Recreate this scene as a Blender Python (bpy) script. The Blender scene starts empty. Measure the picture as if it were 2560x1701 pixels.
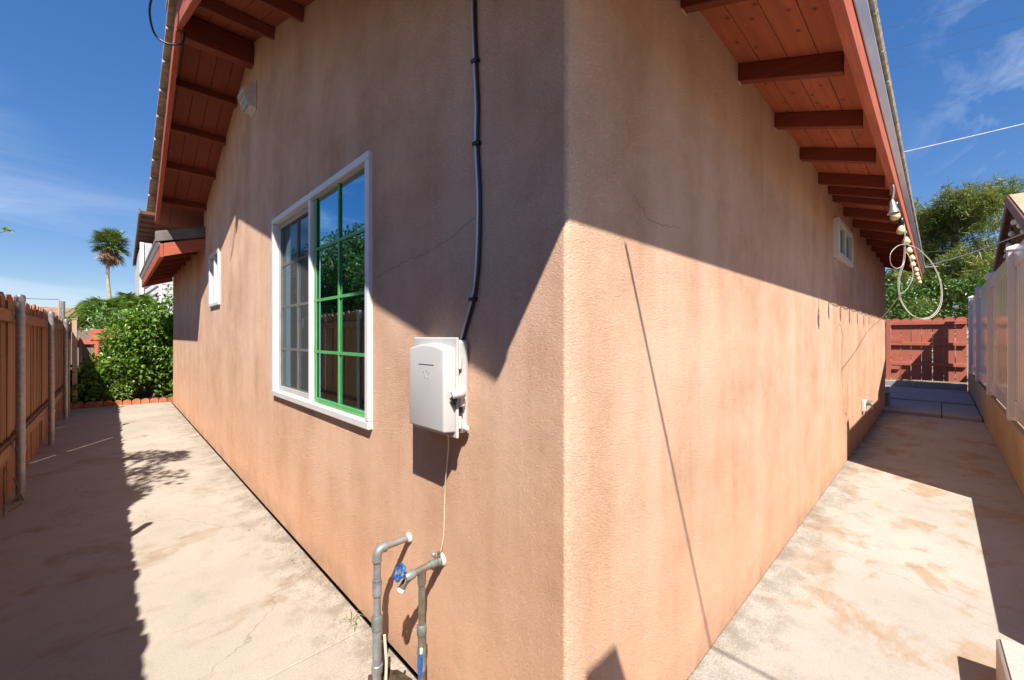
import bpy, bmesh, math, random
from mathutils import Vector, Matrix
R = math.radians
random.seed(7)

# ------------------------------------------------------------------ camera, sky, sun
scene = bpy.context.scene
col = scene.collection
cam_d = bpy.data.cameras.new('camera'); cam = bpy.data.objects.new('camera', cam_d); col.objects.link(cam)
cam_d.sensor_width = 36.0; cam_d.lens = 14.507; cam_d.shift_y = -0.0038
cam_d.clip_start = 0.02; cam_d.clip_end = 2000
CAM = Vector((-0.838, -0.663, 1.3)); AZ = R(45.92)
cam.location = CAM
cam.rotation_euler = (R(90), 0, AZ - R(90))
scene.camera = cam

LIGHT = Vector((0.43, 0.64, -1.0)).normalized()
world = bpy.data.worlds.new('World'); scene.world = world; world.use_nodes = True
wn = world.node_tree.nodes; wl = world.node_tree.links; wn.clear()
sky = wn.new('ShaderNodeTexSky'); sky.sky_type = 'NISHITA'; sky.sun_disc = False
sky.sun_elevation = R(52.4); sky.sun_rotation = R(213.9); sky.altitude = 50
sky.air_density = 1.0; sky.dust_density = 0.1; sky.ozone_density = 6.0
bg = wn.new('ShaderNodeBackground'); bg.inputs['Strength'].default_value = 0.125
tc = wn.new('ShaderNodeTexCoord')
mp = wn.new('ShaderNodeMapping'); mp.inputs['Rotation'].default_value = (0, 0, R(38)); mp.inputs['Scale'].default_value = (1.1, 6.0, 9.0)
nz = wn.new('ShaderNodeTexNoise'); nz.inputs['Scale'].default_value = 1.5; nz.inputs['Detail'].default_value = 7; nz.inputs['Roughness'].default_value = 0.62
nz.inputs['Distortion'].default_value = 0.6
nz2 = wn.new('ShaderNodeTexNoise'); nz2.inputs['Scale'].default_value = 1.35; nz2.inputs['Detail'].default_value = 2
rmp = wn.new('ShaderNodeMapRange'); rmp.inputs[1].default_value = 0.47; rmp.inputs[2].default_value = 0.74
rmp2 = wn.new('ShaderNodeMapRange'); rmp2.inputs[1].default_value = 0.49; rmp2.inputs[2].default_value = 0.64
mul = wn.new('ShaderNodeMath'); mul.operation = 'MULTIPLY'
mul2 = wn.new('ShaderNodeMath'); mul2.operation = 'MULTIPLY'; mul2.inputs[1].default_value = 0.75
mixc = wn.new('ShaderNodeMixRGB'); mixc.inputs[2].default_value = (3.3, 3.6, 4.3, 1)
hsv = wn.new('ShaderNodeHueSaturation'); hsv.inputs['Saturation'].default_value = 1.58; hsv.inputs['Hue'].default_value = 0.515
out = wn.new('ShaderNodeOutputWorld')
wl.new(tc.outputs['Generated'], mp.inputs['Vector']); wl.new(mp.outputs[0], nz.inputs['Vector'])
mp2 = wn.new('ShaderNodeMapping'); mp2.inputs['Location'].default_value = (0.55, -0.35, 0.2); wl.new(tc.outputs['Generated'], mp2.inputs['Vector']); wl.new(mp2.outputs[0], nz2.inputs['Vector'])
wl.new(nz.outputs[0], rmp.inputs[0]); wl.new(nz2.outputs[0], rmp2.inputs[0])
wl.new(rmp.outputs[0], mul.inputs[0]); wl.new(rmp2.outputs[0], mul.inputs[1]); wl.new(mul.outputs[0], mul2.inputs[0])
wl.new(mul2.outputs[0], mixc.inputs[0]); gma = wn.new('ShaderNodeGamma'); gma.inputs[1].default_value = 0.6; wl.new(sky.outputs[0], gma.inputs[0]); wl.new(gma.outputs[0], hsv.inputs['Color']); wl.new(hsv.outputs[0], mixc.inputs[1])
wl.new(mixc.outputs[0], bg.inputs['Color']); wl.new(bg.outputs[0], out.inputs['Surface'])

sun_d = bpy.data.lights.new('sun', 'SUN'); sun_d.energy = 5.0; sun_d.angle = R(0.55); sun_d.color = (1.0, 0.925, 0.82)
sun = bpy.data.objects.new('sun', sun_d); col.objects.link(sun)
sun.rotation_euler = LIGHT.to_track_quat('-Z', 'Y').to_euler(); sun.location = (-8, -12, 20)

vs = scene.view_settings
scene.display_settings.display_device = 'sRGB'
vs.view_transform = 'Standard'; vs.look = 'None'; vs.gamma = 1.0; vs.use_curve_mapping = False
vs.exposure = 1.06
scene.cycles.max_bounces = 6; scene.cycles.diffuse_bounces = 3; scene.cycles.glossy_bounces = 3; scene.cycles.transmission_bounces = 4; scene.cycles.transparent_max_bounces = 6
scene.cycles.caustics_reflective = False; scene.cycles.caustics_refractive = False

# ------------------------------------------------------------------ materials
MATS = {}
class NT:
    def __init__(s, name):
        m = bpy.data.materials.new(name); m.use_nodes = True
        s.m = m; s.t = m.node_tree; s.n = s.t.nodes; s.l = s.t.links; s.n.clear()
        s.out = s.n.new('ShaderNodeOutputMaterial'); s.geo = None
        MATS[name] = m
    def node(s, typ, **kw):
        n = s.n.new(typ)
        for k, v in kw.items():
            if hasattr(n, k): setattr(n, k, v)
        return n
    def pos(s, scale=(1,1,1), rot=(0,0,0), loc=(0,0,0)):
        if s.geo is None: s.geo = s.n.new('ShaderNodeNewGeometry')
        mp = s.n.new('ShaderNodeMapping'); mp.inputs['Scale'].default_value = scale; mp.inputs['Rotation'].default_value = rot; mp.inputs['Location'].default_value = loc
        s.l.new(s.geo.outputs['Position'], mp.inputs['Vector']); return mp.outputs[0]
    def local(s, scale=(1,1,1)):
        t = s.n.new('ShaderNodeTexCoord'); mp = s.n.new('ShaderNodeMapping'); mp.inputs['Scale'].default_value = scale
        s.l.new(t.outputs['Object'], mp.inputs['Vector']); return mp.outputs[0]
    def noise(s, vec, scale, detail=4, rough=0.55, dist=0.0):
        n = s.n.new('ShaderNodeTexNoise'); n.inputs['Scale'].default_value = scale; n.inputs['Detail'].default_value = detail
        n.inputs['Roughness'].default_value = rough; n.inputs['Distortion'].default_value = dist
        s.l.new(vec, n.inputs['Vector']); return n.outputs[0]
    def ramp(s, fac, lo, hi, a=0.0, b=1.0):
        n = s.n.new('ShaderNodeMapRange'); n.inputs[1].default_value = lo; n.inputs[2].default_value = hi
        n.inputs[3].default_value = a; n.inputs[4].default_value = b; s.l.new(fac, n.inputs[0]); return n.outputs[0]
    def mix(s, fac, a, b, mode='MIX'):
        n = s.n.new('ShaderNodeMixRGB'); n.blend_type = mode
        for i, v in ((0, fac), (1, a), (2, b)):
            if isinstance(v, (int, float)): n.inputs[i].default_value = v
            elif isinstance(v, tuple): n.inputs[i].default_value = (*v, 1) if len(v) == 3 else v
            else: s.l.new(v, n.inputs[i])
        return n.outputs[0]
    def math(s, op, a, b=0.0):
        n = s.n.new('ShaderNodeMath'); n.operation = op
        for i, v in ((0, a), (1, b)):
            if isinstance(v, (int, float)): n.inputs[i].default_value = v
            else: s.l.new(v, n.inputs[i])
        return n.outputs[0]
    def island(s):
        if s.geo is None: s.geo = s.n.new('ShaderNodeNewGeometry')
        return s.geo.outputs['Random Per Island']
    def orand(s):
        n = s.n.new('ShaderNodeObjectInfo'); return n.outputs['Random']
    def bump(s, h, strength, dist):
        n = s.n.new('ShaderNodeBump'); n.inputs['Strength'].default_value = strength; n.inputs['Distance'].default_value = dist
        s.l.new(h, n.inputs['Height']); return n.outputs[0]
    def bsdf(s, color, rough=0.7, metal=0.0, spec=0.4, normal=None, rough_socket=None, **kw):
        p = s.n.new('ShaderNodeBsdfPrincipled')
        if isinstance(color, tuple): p.inputs['Base Color'].default_value = (*color, 1)
        else: s.l.new(color, p.inputs['Base Color'])
        p.inputs['Roughness'].default_value = rough; p.inputs['Metallic'].default_value = metal
        p.inputs['Specular IOR Level'].default_value = spec
        if rough_socket is not None: s.l.new(rough_socket, p.inputs['Roughness'])
        if normal is not None: s.l.new(normal, p.inputs['Normal'])
        for k, v in kw.items(): p.inputs[k].default_value = v
        s.l.new(p.outputs[0], s.out.inputs['Surface']); return p

def plain(name, color, rough=0.6, metal=0.0, spec=0.4, var=0.12, scale=9.0, bump=0.0, bscale=120.0):
    t = NT(name); v = t.pos()
    f = t.noise(v, scale, 5, 0.6)
    dark = tuple(c*(1-var*1.6) for c in color); lite = tuple(min(1, c*(1+var)) for c in color)
    c = t.mix(t.ramp(f, 0.3, 0.7), dark, lite)
    nrm = None
    if bump: nrm = t.bump(t.noise(v, bscale, 4, 0.6), bump, 0.004)
    t.bsdf(c, rough, metal, spec, nrm); return t.m

def wood(name, color, axis, var=0.25, rough=0.75, grain=60.0, bump=0.35, knots=0.0, spec=0.25, fleck=0.0):
    """painted or stained wood: grain runs along the axis (0,1,2) of the world; each board a little different"""
    t = NT(name)
    sc = [1.0, 1.0, 1.0]; sc[axis] = 0.05
    v = t.pos(tuple(sc)); vp = t.pos()
    g = t.noise(v, grain, 5, 0.65, 0.4); b = t.noise(vp, 2.6, 4, 0.6)
    dark = tuple(c*(1-var) for c in color); lite = tuple(min(1, c*(1+var*0.6)) for c in color)
    c = t.mix(t.ramp(g, 0.35, 0.68), dark, lite)
    c = t.mix(t.ramp(b, 0.38, 0.7, 0, 0.45), c, tuple(x*0.72 for x in color))
    r = t.orand(); c = t.mix(t.ramp(r, 0, 1, 0.0, 0.34), c, tuple(x*0.55 for x in color))
    if fleck:
        f_ = t.noise(vp, 38.0, 5, 0.75); c = t.mix(t.math('MULTIPLY', t.ramp(f_, 0.64, 0.69, 0, fleck), t.ramp(b, 0.45, 0.6)), c, (0.62, 0.42, 0.33))
    if knots:
        k = t.n.new('ShaderNodeTexVoronoi'); k.voronoi_dimensions = '2D'; k.inputs['Scale'].default_value = 6.5; t.l.new(t.pos((1,1.4,1) if axis != 2 else (1,1,1), (0,0,0) if axis != 2 else (0, R(90), 0)), k.inputs['Vector'])
        kk = t.ramp(k.outputs['Distance'], 0.03, 0.11, knots, 0.0); c = t.mix(kk, c, tuple(x*0.25 for x in color))
    t.bsdf(c, rough, 0, spec, t.bump(g, bump, 0.0025)); return t.m

# stucco
t = NT('stucco'); v = t.pos()
blot = t.noise(v, 2.1, 6, 0.68); streak = t.noise(t.pos((1.6, 1.6, 0.16)), 2.2, 4, 0.6)
c = t.mix(t.ramp(blot, 0.36, 0.64), (0.555, 0.335, 0.222), (0.72, 0.475, 0.34))
c = t.mix(t.ramp(streak, 0.44, 0.72, 0, 0.6), c, (0.78, 0.555, 0.42))
c = t.mix(t.ramp(streak, 0.42, 0.28, 0, 0.18), c, (0.55, 0.345, 0.235))
sep = t.n.new('ShaderNodeSeparateXYZ'); t.l.new(t.geo.outputs['Position'], sep.inputs[0])
c = t.mix(t.ramp(sep.outputs['Z'], 0.0, 1.1, 0.62, 0.0), c, (0.68, 0.375, 0.228))
gm_ = t.noise(v, 3.4, 6, 0.72)
c = t.mix(t.ramp(gm_, 0.56, 0.74, 0, 0.34), c, (0.38, 0.25, 0.18))
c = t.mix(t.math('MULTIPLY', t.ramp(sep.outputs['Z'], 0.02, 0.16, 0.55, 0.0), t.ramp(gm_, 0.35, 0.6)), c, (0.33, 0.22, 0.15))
fl = t.n.new('ShaderNodeTexVoronoi'); fl.inputs['Scale'].default_value = 62.0; t.l.new(t.pos((1, 1, 0.55)), fl.inputs['Vector'])
flm = t.math('MULTIPLY', t.ramp(fl.outputs['Distance'], 0.12, 0.2, 1.0, 0.0), t.ramp(sep.outputs['Z'], 0.12, 0.6, 1.0, 0.0))
flm = t.math('MULTIPLY', flm, t.ramp(gm_, 0.38, 0.46, 1.0, 0.0))
c = t.mix(flm, c, (0.76, 0.68, 0.60))
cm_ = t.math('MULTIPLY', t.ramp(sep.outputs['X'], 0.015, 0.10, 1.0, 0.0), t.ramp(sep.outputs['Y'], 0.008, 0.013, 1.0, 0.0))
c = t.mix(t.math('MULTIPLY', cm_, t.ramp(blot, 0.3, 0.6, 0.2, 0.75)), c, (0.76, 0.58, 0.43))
gr = t.noise(t.pos((1.0, 1.0, 1.3), (0.62, 0.41, 0.93)), 165.0, 5, 0.74)
c = t.mix(t.ramp(gr, 0.27, 0.37, 0.75, 0), c, (0.20, 0.12, 0.08))  # low grain darkened in colour, imitating shade inside the pits
hh_ = t.math('ADD', t.ramp(gr, 0.32, 0.56), t.math('MULTIPLY', t.ramp(gm_, 0.3, 0.7), 1.4))
t.bsdf(c, 0.95, 0, 0.1, t.bump(hh_, 0.75, 0.0038))

# concrete paving
def concrete(name, base, stain, dark, s_lo=0.55, patch=2.2, seed=0.0, edge_axis=None):
    t = NT(name); v = t.pos(loc=(seed, seed*0.7, 0))
    big = t.noise(v, 1.1, 6, 0.68); med = t.noise(v, 7.0, 6, 0.72); fine = t.noise(v, 120.0, 3, 0.7)
    c = t.mix(t.ramp(big, 0.30, 0.66), tuple(x*0.80 for x in base), base)
    pt = t.noise(t.pos((1.0, 1.25, 1), loc=(seed*2+3.1, 1.7, 0)), patch, 7, 0.62, 0.35)
    edge = t.math('MULTIPLY', t.ramp(pt, s_lo-0.015, s_lo+0.05), t.ramp(med, 0.30, 0.62, 0.2, 0.85))
    c = t.mix(edge, c, stain)
    c = t.mix(t.ramp(pt, 0.40, 0.30, 0, 0.55), c, tuple(0.6*a+0.4*b for a, b in zip(base, dark)))
    c = t.mix(t.ramp(med, 0.52, 0.74, 0, 0.42), c, dark)
    cr = t.n.new('ShaderNodeTexVoronoi'); cr.feature = 'DISTANCE_TO_EDGE'; cr.inputs['Scale'].default_value = 0.33
    wv = t.n.new('ShaderNodeVectorMath'); wv.operation = 'ADD'; nn_ = t.n.new('ShaderNodeTexNoise'); nn_.inputs['Scale'].default_value = 3.0; nn_.inputs['Detail'].default_value = 5
    t.l.new(v, nn_.inputs['Vector']); sc_ = t.n.new('ShaderNodeVectorMath'); sc_.operation = 'SCALE'; sc_.inputs['Scale'].default_value = 0.35
    t.l.new(nn_.outputs['Color'], sc_.inputs[0]); t.l.new(v, wv.inputs[0]); t.l.new(sc_.outputs[0], wv.inputs[1]); t.l.new(wv.outputs[0], cr.inputs['Vector'])
    c = t.mix(t.ramp(cr.outputs['Distance'], 0.0004, 0.0012, 0.4, 0.0), c, tuple(x*0.5 for x in dark))
    sp = t.n.new('ShaderNodeTexVoronoi'); sp.inputs['Scale'].default_value = 55.0; t.l.new(v, sp.inputs['Vector'])
    spm = t.math('MULTIPLY', t.ramp(sp.outputs['Distance'], 0.06, 0.15, 1.0, 0.0), t.ramp(med, 0.46, 0.6))
    c = t.mix(t.math('MULTIPLY', spm, 0.65), c, tuple(x*0.5 for x in dark))
    c = t.mix(t.ramp(fine, 0.40, 0.70, 0, 0.36), c, dark)
    if edge_axis is not None:      # washed-down dirt gathered along the foot of the wall
        se = t.n.new('ShaderNodeSeparateXYZ'); t.l.new(t.geo.outputs['Position'], se.inputs[0])
        near = t.ramp(se.outputs[edge_axis], -0.34, -0.02); dm = t.math('MULTIPLY', near, t.ramp(t.math('ADD', t.math('ADD', med, t.math('MULTIPLY', t.math('SUBTRACT', fine, 0.5), 0.7)), t.math('MULTIPLY', near, 0.14)), 0.52, 0.70))
        c = t.mix(t.math('MULTIPLY', dm, 0.75), c, tuple(x*0.8 for x in dark))
    t.bsdf(c, 0.9, 0, 0.2, t.bump(fine, 0.4, 0.0018)); return t.m
concrete('paving_side', (0.385, 0.348, 0.298), (0.255, 0.185, 0.12), (0.215, 0.18, 0.145), 0.575, 1.5, 0.0, 0)
concrete('paving_front', (0.39, 0.365, 0.325), (0.30, 0.19, 0.10), (0.22, 0.195, 0.165), 0.545, 2.4, 5.0, 1)
concrete('paving_far', (0.36, 0.35, 0.34), (0.30, 0.28, 0.26), (0.21, 0.20, 0.19), 0.56, 2.0, 9.0)
concrete('retaining', (0.40, 0.30, 0.20), (0.31, 0.22, 0.145), (0.2, 0.16, 0.12), 0.5, 2.6, 13.0)
concrete('kerb', (0.46, 0.43, 0.39), (0.36, 0.30, 0.22), (0.26, 0.22, 0.17), 0.6, 2.6, 17.0)
plain('soil', (0.075, 0.052, 0.036), 0.95, 0, 0.1, 0.4, 30, 0.8, 60)
plain('earth', (0.22, 0.17, 0.115), 0.95, 0, 0.1, 0.3, 1.2, 0.5, 30)
plain('foundation', (0.05, 0.04, 0.035), 0.95, 0, 0.05)

# red-brown house trim
wood('trim_x', (0.48, 0.13, 0.075), 0, 0.30, 0.7, 70, 0.6, 0.0, 0.25, 0.6)
wood('trim_y', (0.46, 0.12, 0.068), 1, 0.30, 0.7, 70, 0.6, 0.0, 0.25, 0.6)
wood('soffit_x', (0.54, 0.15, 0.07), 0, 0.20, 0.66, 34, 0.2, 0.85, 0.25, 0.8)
wood('soffit_shade_y', (0.27, 0.065, 0.034), 1, 0.14, 0.66, 34, 0.15, 0.55)  # soffit paint darkened to imitate the shade under the gable side
wood('rafter_shade_x', (0.25, 0.062, 0.036), 0, 0.25, 0.72, 60, 0.4, 0.0)  # darker than the trim, eave shade put into the colour
wood('rafter_shade_y', (0.25, 0.062, 0.036), 1, 0.25, 0.72, 60, 0.4, 0.0)  # front rafter tails, likewise darkened to imitate eave shade
wood('gate_wood', (0.50, 0.155, 0.105), 2, 0.22, 0.75, 60, 0.4, 0.0)
wood('fence_wood', (0.335, 0.165, 0.10), 2, 0.30, 0.8, 55, 0.5, 0.25)
wood('rail_wood', (0.345, 0.175, 0.108), 1, 0.28, 0.8, 55, 0.5)
wood('grey_wood', (0.26, 0.21, 0.17), 2, 0.35, 0.85, 50, 0.5)
wood('cream_wood', (0.55, 0.42, 0.30), 2, 0.2, 0.8)
wood('brown_board', (0.17, 0.085, 0.05), 1, 0.3, 0.8)
plain('brown_trim', (0.155, 0.072, 0.062), 0.7, 0, 0.3)
plain('tan_roof', (0.46, 0.31, 0.205), 0.9, 0, 0.15, 0.25, 14, 0.6, 30)
plain('brown_roof', (0.26, 0.165, 0.115), 0.9, 0, 0.15, 0.25, 5, 0.6, 30)
plain('red_paint', (0.52, 0.13, 0.085), 0.7, 0, 0.3)
plain('tile', (0.40, 0.35, 0.285), 0.95, 0, 0.15, 0.3, 16, 1.0, 70)
plain('flashing', (0.17, 0.155, 0.145), 0.8, 0, 0.3, 0.25, 6)
t = NT('drip_metal'); v = t.pos((0.3, 1, 1)); f = t.noise(v, 14, 5, 0.6)
t.bsdf(t.mix(t.ramp(f, 0.3, 0.7), (0.50, 0.50, 0.56), (0.66, 0.67, 0.74)), 0.38, 0.55, 0.5)
plain('white_vinyl', (0.66, 0.66, 0.67), 0.32, 0, 0.5, 0.04, 5)
t = NT('fence_vinyl'); v = t.pos((1, 1, 0.2)); f = t.noise(v, 3, 4, 0.6)
p = t.bsdf(t.mix(t.ramp(f, 0.35, 0.7), (0.58, 0.57, 0.58), (0.68, 0.67, 0.68)), 0.16, 0, 0.5)
plain('white_box', (0.50, 0.50, 0.50), 0.42, 0, 0.45, 0.035, 6, 0.05, 300)
plain('box_mark', (0.43, 0.43, 0.44), 0.5)
plain('slot_shade', (0.03, 0.032, 0.036), 0.7)  # near-black colour imitating the shade inside slots and openings
plain('black_rubber', (0.012, 0.013, 0.016), 0.35, 0, 0.5)
t = NT('silver_cable'); t.bsdf((0.62, 0.64, 0.66), 0.28, 0.35, 0.5)
plain('cream_wire', (0.62, 0.52, 0.40), 0.55)
plain('white_wire', (0.52, 0.50, 0.46), 0.45, 0, 0.4, 0.05)
plain('line_wire', (0.06, 0.06, 0.065), 0.6)
plain('pale_wire', (0.60, 0.60, 0.60), 0.5)
def galv(name, base, metal, rough, dirt):
    t = NT(name); v = t.pos(); f = t.noise(v, 24, 6, 0.7); g = t.noise(v, 9, 4, 0.6)
    c = t.mix(t.ramp(f, 0.35, 0.65), tuple(x*0.62 for x in base), base)
    c = t.mix(t.ramp(g, 0.5, 0.66, 0, 0.8), c, dirt)
    t.bsdf(c, rough, metal, 0.5, t.bump(f, 0.2, 0.001)); return t.m
galv('pipe_grey', (0.36, 0.385, 0.41), 0.45, 0.42, (0.25, 0.24, 0.22))
galv('post_steel', (0.38, 0.39, 0.41), 0.5, 0.42, (0.30, 0.30, 0.30))
galv('old_brass', (0.33, 0.31, 0.27), 0.7, 0.45, (0.16, 0.09, 0.06))
galv('verdigris', (0.22, 0.30, 0.27), 0.5, 0.5, (0.16, 0.12, 0.09))
galv('joint_grey', (0.20, 0.22, 0.21), 0.3, 0.6, (0.34, 0.31, 0.24))
plain('blue_paint', (0.025, 0.10, 0.33), 0.4, 0, 0.5, 0.3, 40)
plain('blue_tape', (0.015, 0.11, 0.40), 0.35, 0, 0.5, 0.3, 60)
plain('caulk', (0.60, 0.57, 0.52), 0.85, 0, 0.2, 0.1, 60, 0.8, 150)
plain('terracotta', (0.42, 0.145, 0.07), 0.85, 0, 0.2, 0.25, 14, 0.4, 60)
plain('vent_white', (0.62, 0.60, 0.57), 0.55, 0, 0.35, 0.1, 20)
plain('lamp_metal', (0.30, 0.31, 0.33), 0.38, 0.5, 0.5)
t = NT('bulb_glass'); p = t.bsdf((0.80, 0.70, 0.42), 0.12, 0, 0.5); p.inputs['Transmission Weight'].default_value = 0.25
plain('white_paint', (0.78, 0.78, 0.78), 0.7)
plain('grey_siding', (0.46, 0.47, 0.50), 0.7)
plain('siding_gap', (0.10, 0.105, 0.12), 0.8)
plain('muntin_green', (0.10, 0.36, 0.12), 0.45, 0, 0.4, 0.1)
plain('unlit_interior', (0.03, 0.035, 0.035), 0.9)  # near-black, the shade of the unlit room put into the colour
plain('sash_grey', (0.40, 0.39, 0.37), 0.5)
plain('crack', (0.14, 0.085, 0.065), 0.95)
plain('litter', (0.22, 0.155, 0.085), 0.9, 0, 0.15, 0.4, 40)
# window glass: coated pane, mirrors the sky, lets some light through
def glass(name, refl, tint, fac):
    t = NT(name)
    g = t.n.new('ShaderNodeBsdfGlossy'); g.inputs['Color'].default_value = (*refl, 1); g.inputs['Roughness'].default_value = 0.015
    tr = t.n.new('ShaderNodeBsdfTransparent'); tr.inputs['Color'].default_value = (*tint, 1)
    fr = t.n.new('ShaderNodeFresnel'); fr.inputs['IOR'].default_value = 1.5
    f = t.ramp(fr.outputs[0], 0.0, 1.0, fac, 1.0)
    m = t.n.new('ShaderNodeMixShader'); t.l.new(f, m.inputs[0]); t.l.new(tr.outputs[0], m.inputs[1]); t.l.new(g.outputs[0], m.inputs[2])
    t.l.new(m.outputs[0], t.out.inputs['Surface'])
glass('pane_glass', (0.42, 0.78, 1.0), (0.80, 0.92, 0.82), 0.62)
t = NT('insect_screen')
d = t.n.new('ShaderNodeBsdfDiffuse'); d.inputs['Color'].default_value = (0.12, 0.12, 0.12, 1)
tr = t.n.new('ShaderNodeBsdfTransparent'); m = t.n.new('ShaderNodeMixShader'); m.inputs[0].default_value = 0.5
t.l.new(tr.outputs[0], m.inputs[1]); t.l.new(d.outputs[0], m.inputs[2]); t.l.new(m.outputs[0], t.out.inputs['Surface'])

def foliage(name, cols, trans=0.35, gloss=0.1, rough=0.4):
    t = NT(name); r = t.island()
    cr = t.n.new('ShaderNodeValToRGB'); t.l.new(r, cr.inputs[0])
    e = cr.color_ramp.elements; e[0].position = 0; e[0].color = (*cols[0], 1); e[1].position = 1; e[1].color = (*cols[-1], 1)
    for i, c in enumerate(cols[1:-1]): x = e.new((i+1)/(len(cols)-1)); x.color = (*c, 1)
    d = t.n.new('ShaderNodeBsdfDiffuse'); tl = t.n.new('ShaderNodeBsdfTranslucent'); g = t.n.new('ShaderNodeBsdfGlossy')
    g.inputs['Roughness'].default_value = rough; g.inputs['Color'].default_value = (0.8, 0.85, 0.8, 1)
    t.l.new(cr.outputs[0], d.inputs['Color'])
    hs = t.n.new('ShaderNodeHueSaturation'); hs.inputs['Value'].default_value = 1.5; hs.inputs['Hue'].default_value = 0.485; t.l.new(cr.outputs[0], hs.inputs['Color']); t.l.new(hs.outputs[0], tl.inputs['Color'])
    m1 = t.n.new('ShaderNodeMixShader'); m1.inputs[0].default_value = trans; t.l.new(d.outputs[0], m1.inputs[1]); t.l.new(tl.outputs[0], m1.inputs[2])
    m2 = t.n.new('ShaderNodeMixShader'); m2.inputs[0].default_value = gloss; t.l.new(m1.outputs[0], m2.inputs[1]); t.l.new(g.outputs[0], m2.inputs[2])
    t.l.new(m2.outputs[0], t.out.inputs['Surface']); return t.m
foliage('citrus_leaf', [(0.045, 0.11, 0.012), (0.085, 0.19, 0.02), (0.15, 0.28, 0.03), (0.24, 0.36, 0.045)], 0.38, 0.045)
foliage('hedge_leaf', [(0.035, 0.10, 0.014), (0.07, 0.165, 0.024), (0.13, 0.235, 0.035)], 0.3, 0.05)
foliage('tree_leaf', [(0.035, 0.085, 0.012), (0.065, 0.13, 0.02), (0.11, 0.18, 0.03)], 0.3, 0.05)
foliage('pine_leaf', [(0.05, 0.09, 0.016), (0.10, 0.155, 0.028), (0.18, 0.22, 0.045), (0.26, 0.23, 0.07)], 0.3, 0.03)
foliage('frond_leaf', [(0.05, 0.12, 0.015), (0.09, 0.19, 0.025), (0.20, 0.30, 0.04)], 0.35, 0.06)
foliage('palm_leaf', [(0.05, 0.10, 0.02), (0.10, 0.17, 0.03), (0.19, 0.25, 0.05)], 0.2, 0.06)
foliage('palm_dead', [(0.16, 0.09, 0.04), (0.26, 0.16, 0.08), (0.12, 0.07, 0.03)], 0.15, 0.03)
plain('bark', (0.20, 0.15, 0.11), 0.95, 0, 0.1, 0.35, 12, 0.8, 40)
plain('pale_bark', (0.42, 0.37, 0.30), 0.95, 0, 0.1, 0.3, 12, 0.8, 40)

# ------------------------------------------------------------------ mesh helpers
ORG = {}
def tag(o, label=None, cat=None, group=None, kind=None):
    if label: o['label'] = label
    if cat: o['category'] = cat
    if group: o['group'] = group
    if kind: o['kind'] = kind
    return o
def empty(name, loc, label=None, cat=None, group=None, kind=None, parent=None):
    o = bpy.data.objects.new(name, None); col.objects.link(o); o.empty_display_size = 0.05
    loc = Vector(loc)
    if parent is not None: o.parent = parent; o.location = loc - ORG[parent]
    else: o.location = loc
    ORG[o] = loc
    return tag(o, label, cat, group, kind)

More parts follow.
